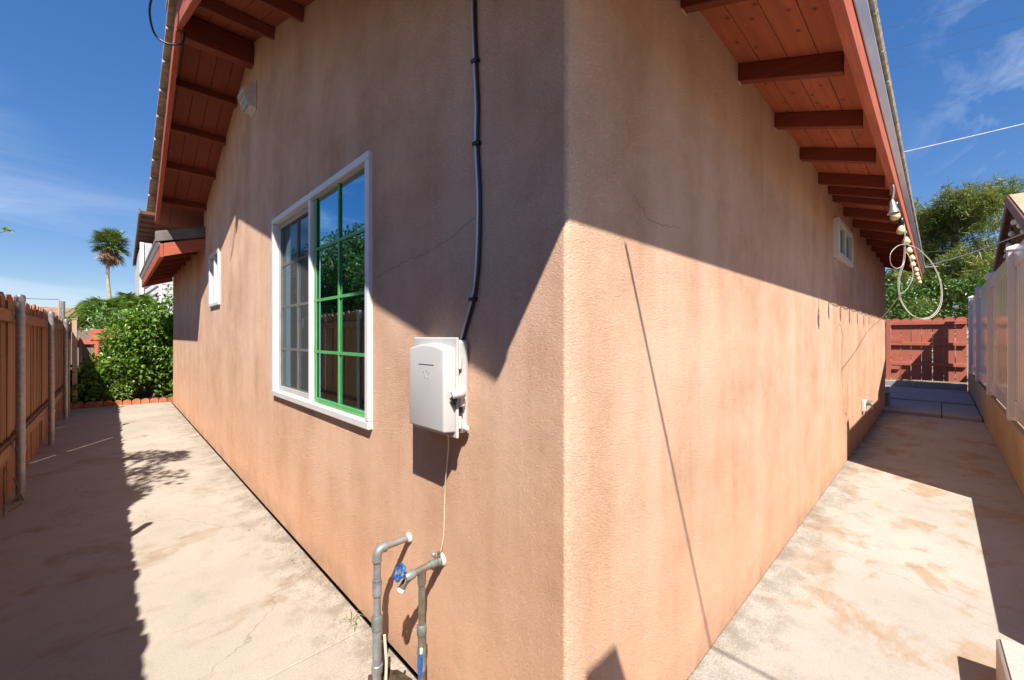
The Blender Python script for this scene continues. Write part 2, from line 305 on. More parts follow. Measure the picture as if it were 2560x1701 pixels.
class MB:
    def __init__(s): s.v = []; s.f = []
    def add(s, vs, fs):
        b = len(s.v); s.v += [tuple(x) for x in vs]; s.f += [tuple(b+i for i in f) for f in fs]; return s
    def box(s, lo, hi):
        x0,y0,z0 = lo; x1,y1,z1 = hi
        return s.add([(x0,y0,z0),(x1,y0,z0),(x1,y1,z0),(x0,y1,z0),(x0,y0,z1),(x1,y0,z1),(x1,y1,z1),(x0,y1,z1)],
                     [(0,3,2,1),(4,5,6,7),(0,1,5,4),(1,2,6,5),(2,3,7,6),(3,0,4,7)])
    def beam(s, p0, p1, w, h, up=(0,0,1)):
        """bar from p0 to p1 (centre line), h along up, w sideways"""
        p0 = Vector(p0); p1 = Vector(p1); d = (p1-p0).normalized(); up = Vector(up)
        side = d.cross(up).normalized(); u = side.cross(d).normalized()
        vs = []
        for p in (p0, p1):
            for a, b in ((-1,-1),(1,-1),(1,1),(-1,1)): vs.append(p + side*(a*w/2) + u*(b*h/2))
        return s.add(vs, [(0,1,2,3),(7,6,5,4),(0,4,5,1),(1,5,6,2),(2,6,7,3),(3,7,4,0)])
    def prism(s, poly, off):
        """polygon (list of 3-D points) extruded by a vector"""
        n = len(poly); off = Vector(off); a = [Vector(p) for p in poly]; b = [p+off for p in a]
        fs = [tuple(range(n))[::-1], tuple(range(n, 2*n))]
        for i in range(n): j = (i+1) % n; fs.append((i, j, n+j, n+i))
        return s.add(a+b, fs)
    def tube(s, pts, r, n=8, caps=True):
        pts = [Vector(p) for p in pts]; m = len(pts); rs = r if isinstance(r, (list, tuple)) else [r]*m
        rings = []; prev = None
        for i, p in enumerate(pts):
            d = (pts[min(i+1, m-1)] - pts[max(i-1, 0)]).normalized()
            if prev is None:
                ref = Vector((0,0,1)) if abs(d.z) < 0.9 else Vector((1,0,0))
                a = d.cross(ref).normalized()
            else:
                a = (prev - d*prev.dot(d)).normalized()
            prev = a; b = d.cross(a)
            rings.append([p + (a*math.cos(2*math.pi*k/n) + b*math.sin(2*math.pi*k/n))*rs[i] for k in range(n)])
        vs = [q for rg in rings for q in rg]; fs = []
        for i in range(m-1):
            for k in range(n):
                k2 = (k+1) % n; fs.append((i*n+k, i*n+k2, (i+1)*n+k2, (i+1)*n+k))
        if caps: fs.append(tuple(range(n))[::-1]); fs.append(tuple((m-1)*n+k for k in range(n)))
        return s.add(vs, fs)
    def lathe(s, prof, org, axis=(0,0,1), n=12):
        """profile [(distance along axis, radius)]"""
        ax = Vector(axis).normalized(); org = Vector(org)
        return s.tube([org + ax*(t if i == 0 or t > prof[i-1][0] else prof[i-1][0]+1e-4) for i, (t, r) in enumerate(prof)], [max(r, 1e-4) for t, r in prof], n)
    def sphere(s, c, r, n=10, m=6, sz=1.0):
        return s.lathe([(-r*sz*math.cos(math.pi*i/m), r*math.sin(math.pi*i/m)) for i in range(m+1)], c, (0,0,1), n)
    def build(s, name, mat, parent=None, bevel=0.0, smooth=False, org=None, seg=1):
        o_ = ORG[parent] if parent is not None else Vector(org or (0,0,0))
        me = bpy.data.meshes.new(name)
        me.from_pydata([(x-o_[0], y-o_[1], z-o_[2]) for x, y, z in s.v], [], s.f)
        if bevel:
            bm = bmesh.new(); bm.from_mesh(me)
            bmesh.ops.bevel(bm, geom=[e for e in bm.edges if e.calc_face_angle(0) > 0.5], offset=bevel, segments=seg, affect='EDGES', profile=0.5)
            bm.to_mesh(me); bm.free()
        me.materials.append(MATS[mat])
        if smooth:
            me.shade_smooth()
        o = bpy.data.objects.new(name, me); col.objects.link(o)
        if parent is not None: o.parent = parent; ORG[o] = o_.copy()
        else: o.location = o_; ORG[o] = Vector(o_)
        return o
def smooth_by_angle(o, a=40):
    me = o.data; me.shade_smooth()
    me.set_sharp_from_angle(angle=R(a))
    return o
def inst(name, me, parent, loc, rot=(0,0,0), scl=(1,1,1)):
    o = bpy.data.objects.new(name, me); col.objects.link(o); o.parent = parent
    o.location = Vector(loc) - ORG[parent]; o.rotation_euler = rot; o.scale = scl; ORG[o] = Vector(loc)
    return o
def meshdata(mb, mat, bevel=0.0):
    me = bpy.data.meshes.new('piece'); me.from_pydata(mb.v, [], mb.f)
    if bevel:
        bm = bmesh.new(); bm.from_mesh(me)
        bmesh.ops.bevel(bm, geom=bm.edges[:], offset=bevel, segments=1, affect='EDGES'); bm.to_mesh(me); bm.free()
    me.materials.append(MATS[mat]); return me
def smoothpts(pts, k=6):
    """Catmull-Rom through the points"""
    P = [Vector(p) for p in pts]; out = []
    for i in range(len(P)-1):
        a = P[max(i-1, 0)]; b = P[i]; c = P[i+1]; d = P[min(i+2, len(P)-1)]
        for j in range(k):
            t = j/k
            out.append(0.5*((2*b) + (c-a)*t + (2*a-5*b+4*c-d)*t*t + (3*b-a-3*c+d)*t**3))
    out.append(P[-1]); return out

# ------------------------------------------------------------------ the setting
g = MB(); S = 300
g.add([(-S,-S,-0.13),(S,-S,-0.13),(S,S,-0.13),(-S,S,-0.13)], [(0,1,2,3)])
tag(g.build('ground', 'earth'), 'bare earth around the house and fences', kind='structure')

paving = empty('concrete_path', (0,0,0), 'pale stained concrete path around the house corner', kind='structure')
def slab(lo, hi, mat, top=0.0): MB().box((lo[0], lo[1], -0.12), (hi[0], hi[1], top)).build('slab', mat, paving, 0.003)
gp = 0.0025
ys = [-3.4, -1.15, 1.11, 3.62, 6.13, 8.6, 10.05]
for a, b in zip(ys, ys[1:]): slab((-1.56, a+gp), (-0.008, b-gp), 'paving_side')
xs = [-0.007, 2.87, 5.8, 8.62]
for a, b in zip(xs, xs[1:]): slab((a+gp, -1.145), (b-gp, -0.0015), 'paving_front')
slab((-0.007+gp, -3.4), (1.5, -1.15), 'paving_front', -0.003)
# raised slabs by the gate
slab((8.63, -0.70), (10.35, 0.35), 'paving_far', 0.05); slab((8.63, -1.13), (10.35, -0.71), 'paving_far', 0.045)
slab((10.36, -1.13), (12.95, 0.15), 'paving_far', 0.07); slab((10.36, 0.16), (12.95, 1.2), 'paving_far', 0.08)

# low retaining wall under the white fence
rw = MB(); zt = 0.475
rw.prism([(1.75,-1.145,-0.1),(1.75,-1.145,zt),(1.75,-1.36,zt),(1.75,-1.36,-0.1)], (11.6,0,0))
tag(rw.build('retaining_wall', 'retaining', bevel=0.012), 'low tan concrete retaining wall beneath the white vinyl fence', 'wall')
kb = empty('kerb_block', (1.3,-1.0,0), 'low concrete step block at the bottom right corner', 'step')
MB().prism([(0.45,-0.845,-0.1),(1.565,-0.815,-0.1),(1.63,-1.4,-0.1),(0.45,-1.4,-0.1)], (0,0,0.26)).build('block', 'kerb', kb, 0.006)
MB().prism([(0.46,-0.855,0.1602),(1.557,-0.826,0.1602),(1.62,-1.39,0.1602),(0.46,-1.39,0.1602)], (0,0,0.006)).build('cap', 'kerb', kb)

# ------------------------------------------------------------------ the house
HX, HY, WY = 9.16, 6.6, 9.56          # main length along x, main width along y, end of the wing along y
YR = 3.3; SL = 0.345; Z0 = 2.6; ZR = Z0 + SL*YR
def zs(y): return Z0 + SL*(y if y < YR else 2*YR - y)
house = empty('house', (0,0,0), 'tan stucco house with red-brown eaves and two sunlit walls', 'house')

def wall_with_holes(brk, top, holes, to3, depth, zb=0.008):
    """faces of a wall sheet: brk breakpoints along it, top(a) height, holes (a0,a1,z0,z1); to3(a, z, d) -> point"""
    m = MB()
    for a, b in zip(brk, brk[1:]):
        mid = (a+b)/2; hs = [h for h in holes if h[0] <= mid <= h[1]]
        lo = zb; segs = []
        for h in sorted(hs, key=lambda q: q[2]): segs.append((lo, lo, h[2], h[2])); lo = h[3]
        ta, tb = top(a + 1e-5), top(b - 1e-5)
        for s in segs: m.add([to3(a, s[0], 0), to3(b, s[1], 0), to3(b, s[2], 0), to3(a, s[3], 0)], [(0,1,2,3)])
        m.add([to3(a, lo, 0), to3(b, lo, 0), to3(b, tb, 0), to3(a, ta, 0)], [(0,1,2,3)])
    for a0, a1, z0, z1 in holes:
        for (p, q) in (((a0,z0),(a1,z0)), ((a1,z0),(a1,z1)), ((a1,z1),(a0,z1)), ((a0,z1),(a0,z0))):
            m.add([to3(*p, 0), to3(*q, 0), to3(*q, depth), to3(*p, depth)], [(0,1,2,3)])
    m.add([to3(brk[0], zb, 0), to3(brk[-1], zb, 0), to3(brk[-1], zb, 0.05), to3(brk[0], zb, 0.05)], [(0,1,2,3)])
    return m
WA = (1.115, 2.635, 0.895, 2.115); WA2 = (4.745, 5.315, 1.655, 2.235); WB = (3.90, 4.72, 2.05, 2.345)
def topA(y): return zs(y)+0.02 if y < 5.85 else 2.55
rc = 0.014
mA = wall_with_holes([rc, WA[0], WA[1], YR, WA2[0], WA2[1], 5.85, WY], topA, [WA, WA2], lambda a, z, d: (d, a, z), 0.09)
for k in range(5):                                           # rounded corner between the two walls
    a0 = math.pi/2*k/5; a1 = math.pi/2*(k+1)/5
    p = lambda a: (rc - rc*math.cos(a), rc - rc*math.sin(a))
    (x0,y0), (x1,y1) = p(a0), p(a1)
    mA.add([(x0,y0,0.008),(x1,y1,0.008),(x1,y1,2.62),(x0,y0,2.62)], [(0,1,2,3)])
mA.build('gable_wall', 'stucco', house)
mB = wall_with_holes([rc, WB[0], WB[1], HX], lambda x: Z0+0.02, [WB], lambda a, z, d: (a, d, z), 0.09, -0.03)
mB.build('eave_wall', 'stucco', house)
m = MB()
m.add([(HX,0,0.014),(HX,HY,0.014),(HX,HY,Z0),(HX,YR,ZR),(HX,0,Z0)], [(0,1,2,3,4)])
m.add([(0,WY,0.014),(4.5,WY,0.014),(4.5,WY,2.55),(0,WY,2.55)], [(0,1,2,3)])
m.add([(4.5,HY,0.014),(HX,HY,0.014),(HX,HY,Z0),(4.5,HY,Z0)], [(0,1,2,3)]); m.add([(4.5,HY,0.014),(4.5,WY,0.014),(4.5,WY,2.55),(4.5,HY,2.55)], [(0,1,2,3)])
m.build('rear_wall', 'stucco', house)
MB().box((0.022, 0.022, -0.12), (HX-0.02, HY, 0.06)).build('foundation', 'foundation', house)
MB().box((0.022, HY, -0.12), (4.48, WY-0.02, 0.06)).build('foundation', 'foundation', house)
MB().box((0.6, 0.6, 0.07), (0.62, 6.2, 2.5)).build('interior_wall', 'unlit_interior', house)
MB().box((0.64, 0.6, 0.07), (9.0, 0.62, 2.5)).build('interior_wall', 'unlit_interior', house)
# hairline cracks in the stucco
def crack(pts, nrm):
    m = MB(); q = []
    for a, b in zip(pts, pts[1:]):
        n = 7
        for i in range(n): q.append(Vector(a).lerp(Vector(b), i/n) + Vector((0 if nrm == 0 else random.uniform(-.006,.006), 0 if nrm == 1 else random.uniform(-.006,.006), random.uniform(-.008,.008))))
    m.tube(q, [random.uniform(0.0003, 0.0011) for _ in q], 4); m.build('crack', 'crack', house)
crack([(0,1.06,1.565),(0,0.80,1.60),(0,0.62,1.615),(0,0.30,1.70)], 0)
crack([(0.33,0,1.74),(0.42,0,1.69),(0.56,0,1.685),(0.70,0,1.71)], 1)

# ---- roof
deck = MB(); th = 0.022
XL, XRt = -0.455, 9.62; YE = -0.422; YW = 6.25
deck.prism([(0,YE,Z0+SL*YE),(0,YR,ZR),(0,YR,ZR+th*1.05),(0,YE,Z0+SL*YE+th)], (1,0,0))
deck.v = [((XL if x == 0 else XRt), y, z) for x, y, z in deck.v]
d2 = MB(); d2.prism([(0,YR,ZR),(0,YW,zs(YW)),(0,YW,zs(YW)+th),(0,YR,ZR+th*1.05)], (1,0,0))
d2.v = [((XL if x == 0 else XRt), y, z) for x, y, z in d2.v]
deck.v = [(x, y, z+0.024) for x, y, z in deck.v]; d2.v = [(x, y, z+0.024) for x, y, z in d2.v]
deck.add(d2.v, d2.f)
roof = deck.build('roof_deck', 'brown_roof', house)
ORG[roof] = Vector((0,0,0))
# soffit boards under the front eave (four boards along x), and under the rake (along the slope)
nb = 4
for i in range(nb):
    y0 = YE + i*(-YE+0.02)/nb + 0.0012; y1 = YE + (i+1)*(-YE+0.02)/nb - 0.0012
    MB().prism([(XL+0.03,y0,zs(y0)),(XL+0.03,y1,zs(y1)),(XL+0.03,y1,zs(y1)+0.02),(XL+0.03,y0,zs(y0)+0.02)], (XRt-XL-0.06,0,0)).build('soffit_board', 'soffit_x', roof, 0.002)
for (ya, yb) in ((0.022, YR), (YR, YW)):
    for i in range(4):
        x0 = XL+0.03 + i*(-XL-0.03+0.02)/4 + 0.0012; x1 = XL+0.03 + (i+1)*(-XL-0.03+0.02)/4 - 0.0012
        MB().prism([(x0,ya,zs(ya)),(x0,yb,zs(yb-1e-6)),(x0,yb,zs(yb-1e-6)+0.02),(x0,ya,zs(ya)+0.02)], (x1-x0,0,0)).build('soffit_board', 'soffit_shade_y', roof, 0.002)
# rafter tails along the front eave
k = -1
while 1.32 + 0.628*k < 9.1:
    x = 1.325 + 0.628*k + random.uniform(-.004, .004); k += 1
    d = 0.088 + random.uniform(-.003, .003)
    MB().prism([(x-0.021,0.03,zs(0.03)-0.0012),(x-0.021,YE+0.03,zs(YE+0.03)-0.0012),(x-0.021,YE+0.03,zs(YE+0.03)-d),(x-0.021,0.03,zs(0.03)-d)], (0.042,0,0)).build('rafter_tail', 'rafter_shade_y', roof, 0.003)
    MB().prism([(x-0.026,-0.007,zs(0)-d-0.006),(x+0.026,-0.007,zs(0)-d-0.006),(x+0.026,-0.001,zs(0)-d+0.004),(x-0.026,-0.001,zs(0)-d+0.004)], (0,0.006,0)).build('caulk_bead', 'stucco', roof)
x = 3.62; MB().prism([(x-0.02,0.03,zs(0.03)-0.0012),(x-0.02,YE+0.03,zs(YE+0.03)-0.0012),(x-0.02,YE+0.03,zs(YE+0.03)-0.07),(x-0.02,0.03,zs(0.03)-0.07)], (0.04,0,0)).build('rafter_tail', 'rafter_shade_y', roof, 0.003)
# fascia along the front eave, drip metal, blocking
fa = MB(); fa.box((XL-0.035, YE-0.005-0.036, 2.318), (XRt, YE-0.005, 2.452)); fa.build('fascia_board', 'trim_x', roof, 0.004)
ms = MB(); ms.prism([(XL-0.05,YE-0.0435,2.425),(XL-0.05,YE-0.0475,2.425),(XL-0.05,YE-0.070,2.462),(XL-0.05,YE-0.066,2.498),(XL-0.05,0.0,2.668),(XL-0.05,0.0,2.662),(XL-0.05,YE-0.060,2.490),(XL-0.05,YE-0.062,2.464)], (XRt-XL+0.06,0,0)); ms.build('drip_edge', 'drip_metal', roof)
# rake boards on the gable
def rake(p0, p1, h=0.155, w=0.036, mat='trim_y'):
    MB().prism([p0, p1, (p1[0],p1[1],p1[2]-h), (p0[0],p0[1],p0[2]-h)], (-w,0,0)).build('rake_board', mat, roof, 0.004)
rake((XL-0.002, YE-0.041, zs(YE-0.041)+0.035), (XL-0.006, YR-0.001, ZR+0.038), 0.175)
rake((XL-0.006, YR+0.001, ZR+0.038), (XL+0.026, 5.96, zs(5.96)+0.03), 0.19)
# ridge beam and lookouts under the rake overhang
MB().box((XL+0.002, YR-0.045, ZR-0.205), (0.03, YR+0.045, ZR-0.02)).build('ridge_beam', 'rafter_shade_x', roof, 0.004)
for yb in (0.78, 1.40, 2.03, 2.66, 3.93, 4.46, 5.03, 5.66):
    s = 1 if yb < YR else -1; hh = 0.075
    d = Vector((0, 1, s*SL)).normalized(); n = Vector((0, -s*SL, 1)).normalized()
    c = Vector((0, yb, zs(yb))) - n*(hh/2+0.0012)
    MB().beam(c + Vector((XL+0.002,0,0)), c + Vector((0.03,0,0)), 0.042, hh, n).build('lookout', 'rafter_shade_x', roof, 0.003)
for yb in (0.78, 1.40, 2.03, 2.66, 3.93, 4.46, 5.03, 5.66):
    q = [(-0.004, yb-0.035, zs(yb-0.035)-0.10), (-0.004, yb+0.035, zs(yb+0.035)-0.10), (-0.004, yb+0.035, zs(yb+0.035)-0.088), (-0.004, yb-0.035, zs(yb-0.035)-0.088)]
    MB().prism(q, (0.006,0,0)).build('caulk_bead', 'stucco', roof)
# tiles
tl = MB(); tw, tlen, tt = 0.296, 0.41, 0.032
tl.box((0.003, 0, -tt), (tw-0.003, tlen, 0))
nx = 6; 
tile_me = meshdata(tl, 'tile', 0.005)
expo = 0.335; ang = math.atan(SL) - math.atan(0.030/expo); rest = MB()
def tile_at(sx, y_low, zlow, side, single, dx=0.0):
    rz = 0 if side > 0 else math.pi
    rot = Matrix.Rotation(rz, 4, 'Z') @ Matrix.Rotation(ang + random.uniform(-.006,.006), 4, 'X') @ Matrix.Rotation(random.uniform(-.004,.004), 4, 'Y')
    loc = Vector((sx, y_low, zlow + random.uniform(-.002,.002)))
    if single:
        o = inst('roof_tile', tile_me, roof, loc, rot.to_euler()); return
    M = Matrix.Translation(loc) @ rot; b = len(rest.v)
    tm = tl; rest.v += [tuple(M @ Vector(p)) for p in tm.v]; rest.f += [tuple(b+i for i in f) for f in tm.f]
ncol = 34; nrow = 12
for r in range(nrow):
    y = -0.506 + r*expo*math.cos(math.atan(SL)); z = zs(y) + 0.024 + th + 0.074
    if y > YR-0.1: continue
    for c in range(ncol):
        off = 0.0 if r % 2 == 0 else 0.0
        tile_at(XL-0.085 + c*tw + off, y, z, 1, r == 0 or c == 0)
for r in range(nrow):
    y = 6.16 - r*expo*math.cos(math.atan(SL)); z = zs(y) + 0.024 + th + 0.074
    if y < YR+0.1: continue
    for c in range(ncol): tile_at(XL-0.085 + (c+1)*tw, y, z, -1, c == 0)
for c in range(31):                                    # ridge caps
    x = XL-0.09 + c*0.33
    rest.prism([(x,YR-0.16,ZR+0.075),(x,YR,ZR+0.16),(x,YR+0.16,ZR+0.075),(x,YR+0.15,ZR+0.055),(x,YR,ZR+0.135),(x,YR-0.15,ZR+0.055)], (0.36,0,0.004))
tag(rest.build('roof_tiles', 'tile', roof), kind='stuff')

# ---- lower wing roof at the far end of the gable wall
W0, W1 = 5.74, 10.02; XW = -0.40
def zw(x): return 2.53 + 0.345*x
wd = MB(); wd.prism([(XW,W0+0.035,zw(XW)),(1.6,W0+0.035,zw(1.6)),(1.6,W0+0.035,zw(1.6)+0.022),(XW,W0+0.035,zw(XW)+0.022)], (0,W1-W0-0.04,0))
wing = wd.build('wing_deck', 'brown_roof', house); ORG[wing] = Vector((0,0,0))
for i in range(3):
    x0 = XW+0.004 + i*0.138; x1 = x0+0.134
    MB().prism([(x0,W0+0.04,zw(x0)-0.016),(x1,W0+0.04,zw(x1)-0.016),(x1,W0+0.04,zw(x1)-0.001),(x0,W0+0.04,zw(x0)-0.001)], (0,W1-W0-0.05,0)).build('soffit_board', 'soffit_shade_y', wing, 0.002)
for yb in (6.45, 7.06, 7.67, 8.28, 8.89, 9.48):
    MB().prism([(0.03,yb,zw(0.03)-0.018),(XW+0.004,yb,zw(XW+0.004)-0.018),(XW+0.004,yb,zw(XW)-0.10),(0.03,yb,zw(0.03)-0.10)], (0,0.042,0)).build('rafter_tail', 'rafter_shade_x', wing, 0.003)
MB().box((XW-0.036, W0, 2.236), (XW, W1, 2.40)).build('fascia_board', 'trim_y', wing, 0.004)
MB().prism([(XW+0.001,W0,2.236+0.012),(0.03,W0,2.396),(0.03,W0,2.535),(XW+0.001,W0,2.405)], (0,0.034,0)).build('barge_board', 'trim_x', wing, 0.003)
MB().prism([(XW+0.001,W1-0.035,2.25),(0.03,W1-0.035,2.396),(0.03,W1-0.035,2.535),(XW+0.001,W1-0.035,2.405)], (0,0.034,0)).build('barge_board', 'trim_x', wing, 0.003)
MB().prism([(XW-0.075,W0-0.012,2.412),(0.10,W0-0.012,2.572),(0.10,W0-0.012,2.70),(XW-0.075,W0-0.012,2.535)], (0,0.10,0)).build('rake_flashing', 'flashing', wing, 0.004)
MB().prism([(XW-0.037,W0,2.385),(XW-0.060,W0,2.43),(XW-0.054,W0,2.434),(XW-0.0365,W0,2.405)], (0,W1-W0,0)).build('drip_edge', 'drip_metal', wing)
rest = MB(); wt = []
for r in range(6):
    x = XW-0.075 + r*expo*0.945
    for c in range(14):
        y = W0+0.09 + c*tw
        M = Matrix.Translation((x, y+tw, zw(x)+0.10)) @ Matrix.Rotation(-math.pi/2, 4, 'Z') @ Matrix.Rotation(ang, 4, 'X')
        if r == 0:
            inst('roof_tile', tile_me, wing, M.translation, M.to_euler())
        else:
            b = len(rest.v); rest.v += [tuple(M @ Vector(p)) for p in tl.v]; rest.f += [tuple(b+i for i in f) for f in tl.f]
tag(rest.build('roof_tiles', 'tile', wing), kind='stuff')

# ---- windows
def window_gable(y0, y1, z0, z1, fw, mull, label, grids, screen_far=True):
    w = empty('window', (0, (y0+y1)/2, z0), parent=house); w['label'] = label
    fr = MB(); xo, xi = -0.022, 0.06
    fr.box((xo, y0, z0), (xi, y1, z0+fw)); fr.box((xo, y0, z1-fw), (xi, y1, z1))
    fr.box((xo, y0, z0+fw), (xi, y0+fw, z1-fw)); fr.box((xo, y1-fw, z0+fw), (xi, y1, z1-fw))
    fr.build('frame', 'white_vinyl', w, 0.004)
    mw = fw*0.75
    MB().box((xo+0.006, mull-mw/2, z0+fw-0.001), (xi-0.002, mull+mw/2, z1-fw+0.001)).build('mullion', 'white_vinyl', w, 0.003)
    # fixed near pane
    MB().add([(0.014, y0+fw-0.004, z0+fw-0.004), (0.014, mull-mw/2+0.004, z0+fw-0.004), (0.014, mull-mw/2+0.004, z1-fw+0.004), (0.014, y0+fw-0.004, z1-fw+0.004)], [(3,2,1,0)]).build('pane', 'pane_glass', w)
    # sliding far sash
    a, b = mull+mw/2, y1-fw; sf = 0.032
    s = MB(); s.box((0.016, a, z0+fw), (0.05, b, z0+fw+sf)); s.box((0.016, a, z1-fw-sf), (0.05, b, z1-fw)); s.box((0.016, b-sf, z0+fw+sf), (0.05, b, z1-fw-sf))
    s.build('sash', 'sash_grey', w, 0.003)
    MB().add([(0.036, a, z0+fw+sf), (0.036, b-sf, z0+fw+sf), (0.036, b-sf, z1-fw-sf), (0.036, a, z1-fw-sf)], [(3,2,1,0)]).build('pane', 'pane_glass', w)
    if screen_far: MB().add([(0.020, a, z0+fw+0.01), (0.020, b-0.02, z0+fw+0.01), (0.020, b-0.02, z1-fw-0.01), (0.020, a, z1-fw-0.01)], [(0,1,2,3)]).build('screen', 'insect_screen', w)
    if grids:
        nv, nh = grids
        for (p, q, xg) in ((y0+fw, mull-mw/2, 0.005), (a, b-sf, 0.027)):
            gmat = 'muntin_green' if xg < 0.01 else 'sash_grey'
            for i in range(1, nv+1):
                yy = p + (q-p)*i/(nv+1); MB().box((xg, yy-0.0075, z0+fw), (xg+0.008, yy+0.0075, z1-fw)).build('muntin', gmat, w)
            for i in range(1, nh+1):
                zz = z0+fw + (z1-z0-2*fw)*i/(nh+1); MB().box((xg+0.001, p, zz-0.0075), (xg+0.007, q, zz+0.0075)).build('muntin', gmat, w)
        # inner sash rim seen through the glass
        MB().box((0.004, mull-mw/2-0.045, z0+fw), (0.012, mull-mw/2-0.012, z1-fw)).build('inner_stile', 'muntin_green', w, 0.002)
        MB().box((0.004, y0+fw, z0+fw), (0.012, mull-mw/2-0.046, z0+fw+0.03)).build('inner_rail', 'muntin_green', w, 0.002)
    MB().box((0.14, y0-0.1, z0-0.1), (0.15, y1+0.1, z1+0.1)).build('dark_room_panel', 'unlit_interior', w)  # flat dark panel standing in for the unlit room
    return w
window_gable(1.10, 2.65, 0.88, 2.13, 0.037, 1.885, 'large white sliding window with green grilles reflecting a tree', (1, 3))
window_gable(4.73, 5.33, 1.64, 2.25, 0.04, 5.02, 'small white sliding window high on the gable wall', None, False)
w = empty('window', (4.3, 0, 2.02), parent=house); w['label'] = 'small white window jutting from the eave wall'
x0, x1, z0, z1, fw = 3.865, 4.76, 2.02, 2.375, 0.05
fr = MB(); fr.box((x0, -0.045, z0), (x1, 0.05, z0+fw)); fr.box((x0, -0.045, z1-fw), (x1, 0.05, z1)); fr.box((x0, -0.045, z0+fw), (x0+fw, 0.05, z1-fw)); fr.box((x1-fw, -0.045, z0+fw), (x1, 0.05, z1-fw))
fr.build('frame', 'white_vinyl', w, 0.004)
MB().box((4.29, -0.038, z0+fw-0.001), (4.33, 0.045, z1-fw+0.001)).build('mullion', 'white_vinyl', w, 0.003)
MB().box((x0+fw-0.004, -0.012, z0+fw-0.004), (4.294, -0.008, z1-fw+0.004)).build('pane', 'pane_glass', w)
MB().box((4.326, -0.006, z0+fw-0.004), (x1-fw+0.004, -0.002, z1-fw+0.004)).build('pane', 'pane_glass', w)
MB().box((x0-0.1, 0.13, z0-0.1), (x1+0.1, 0.14, z1+0.1)).build('dark_room_panel', 'unlit_interior', w)  # dark panel close behind the glass instead of a shaded room

# ------------------------------------------------------------------ things on the gable wall
# telephone box
bx = empty('utility_box', (0, 0.5, 0.98), 'white plastic utility box mounted on the gable wall beside the window', 'utility box')
b = MB(); b.box((-0.050, 0.402, 0.985), (-0.001, 0.655, 1.288)); b.build('back_tray', 'white_box', bx, 0.012, seg=2)
b = MB(); b.box((-0.060, 0.390, 0.976), (-0.050, 0.648, 1.296)); b.build('flange', 'white_box', bx, 0.004, seg=2)
# domed cover with an arched top edge
n = 10; ring = [(0.392, 0.993)] + [(0.612, 0.993)]
ya, yb, zb, zt_ = 0.396, 0.614, 0.995, 1.262
poly = [(-0.058, ya, zb), (-0.058, yb, zb)] + [(-0.058, yb + (ya-yb)*i/n, zt_ + 0.016*math.sin(math.pi*i/n)) for i in range(n+1)]
polyf = [(-0.102, y + (0.5*(ya+yb)-y)*0.05, z + (1.12-z)*0.03) for _, y, z in poly]
c = MB(); k = len(poly); c.add(poly+polyf, [tuple(range(k)), tuple(range(k, 2*k))[::-1]] + [(i, k+i, k+(i+1) % k, (i+1) % k) for i in range(k)])
o = c.build('cover', 'white_box', bx, 0.006, seg=3); smooth_by_angle(o, 35)
MB().box((-0.1036, 0.455, 1.2085), (-0.1022, 0.545, 1.2100)).build('embossed_line', 'box_mark', bx)
for i, (dy, dz) in enumerate([(0, 0), (0.02, 0.004), (0.036, -0.002), (0.012, -0.016), (0.03, -0.018)]):
    MB().tube([(-0.1028, 0.515-dy+0.007*math.cos(a*0.9), 1.178+dz+0.007*math.sin(a*0.9)) for a in range(5)], 0.0005, 4).build('embossed_mark', 'white_box', bx)
for zz in (1.21, 1.02):
    h_ = MB(); h_.lathe([(-0.028, 0.003), (-0.026, 0.008), (0.0, 0.0095), (0.012, 0.006)], (-0.042, 0.400, zz+0.012), (0,0,1), 8); smooth_by_angle(h_.build('hinge', 'white_box', bx))
    MB().box((-0.048, 0.3995, zz-0.030), (-0.040, 0.4012, zz-0.004)).build('hinge_slot_shade', 'slot_shade', bx)  # thin dark plate imitating shade in the hinge slot
la = MB(); la.tube([(-0.086, 0.379, 1.118), (-0.070, 0.372, 1.122), (-0.050, 0.380, 1.120), (-0.036, 0.394, 1.112)], [0.012, 0.015, 0.016, 0.013], 10); smooth_by_angle(la.build('latch', 'white_box', bx))
MB().box((-0.052, 0.384, 1.075), (-0.030, 0.400, 1.112)).build('latch_plate', 'white_box', bx, 0.004)
MB().prism([(-0.088,0.3905,1.108),(-0.058,0.3885,1.108),(-0.072,0.3895,1.074)], (0,-0.004,0)).build('latch_recess_shade', 'slot_shade', bx)  # solid dark wedge imitating a shaded recess
MB().box((-0.044, 0.3985, 1.040), (-0.030, 0.4013, 1.078)).build('latch_slot_shade', 'slot_shade', bx)  # dark plate imitating shade in the latch slot
cp = MB(); cp.lathe([(0,0.010),(0.012,0.010),(0.016,0.007)], (-0.02, 0.402, 1.004), (0,-1,0), 10); smooth_by_angle(cp.build('side_plug', 'white_box', bx))

# pair of cables climbing the wall from the box
ca = empty('wall_cable', (0, 0.4, 1.29), 'silver and black cable pair clipped vertically up the gable wall', 'cable')
path = [(0, 0.373, 2.735), (0, 0.370, 2.38), (0, 0.361, 2.175), (0, 0.352, 2.03), (0, 0.354, 1.91), (0, 0.343, 1.75), (0, 0.345, 1.595), (0, 0.355, 1.49), (0, 0.372, 1.418), (0, 0.402, 1.35), (0, 0.432, 1.285)]
o = MB().tube(smoothpts([(-0.009, y+0.006, z) for _, y, z in path]), 0.0044, 8).build('silver_strand', 'silver_cable', ca); smooth_by_angle(o, 60)
o = MB().tube(smoothpts([(-0.007, y-0.0045, z) for _, y, z in path]), 0.0047, 8).build('black_strand', 'black_rubber', ca); smooth_by_angle(o, 60)
for y, z in ((0.361, 2.175), (0.354, 1.91), (0.372, 1.418)):
    MB().box((-0.0185, y-0.015, z-0.006), (-0.0005, y+0.015, z+0.006)).build('clip', 'black_rubber', ca, 0.003, seg=2)

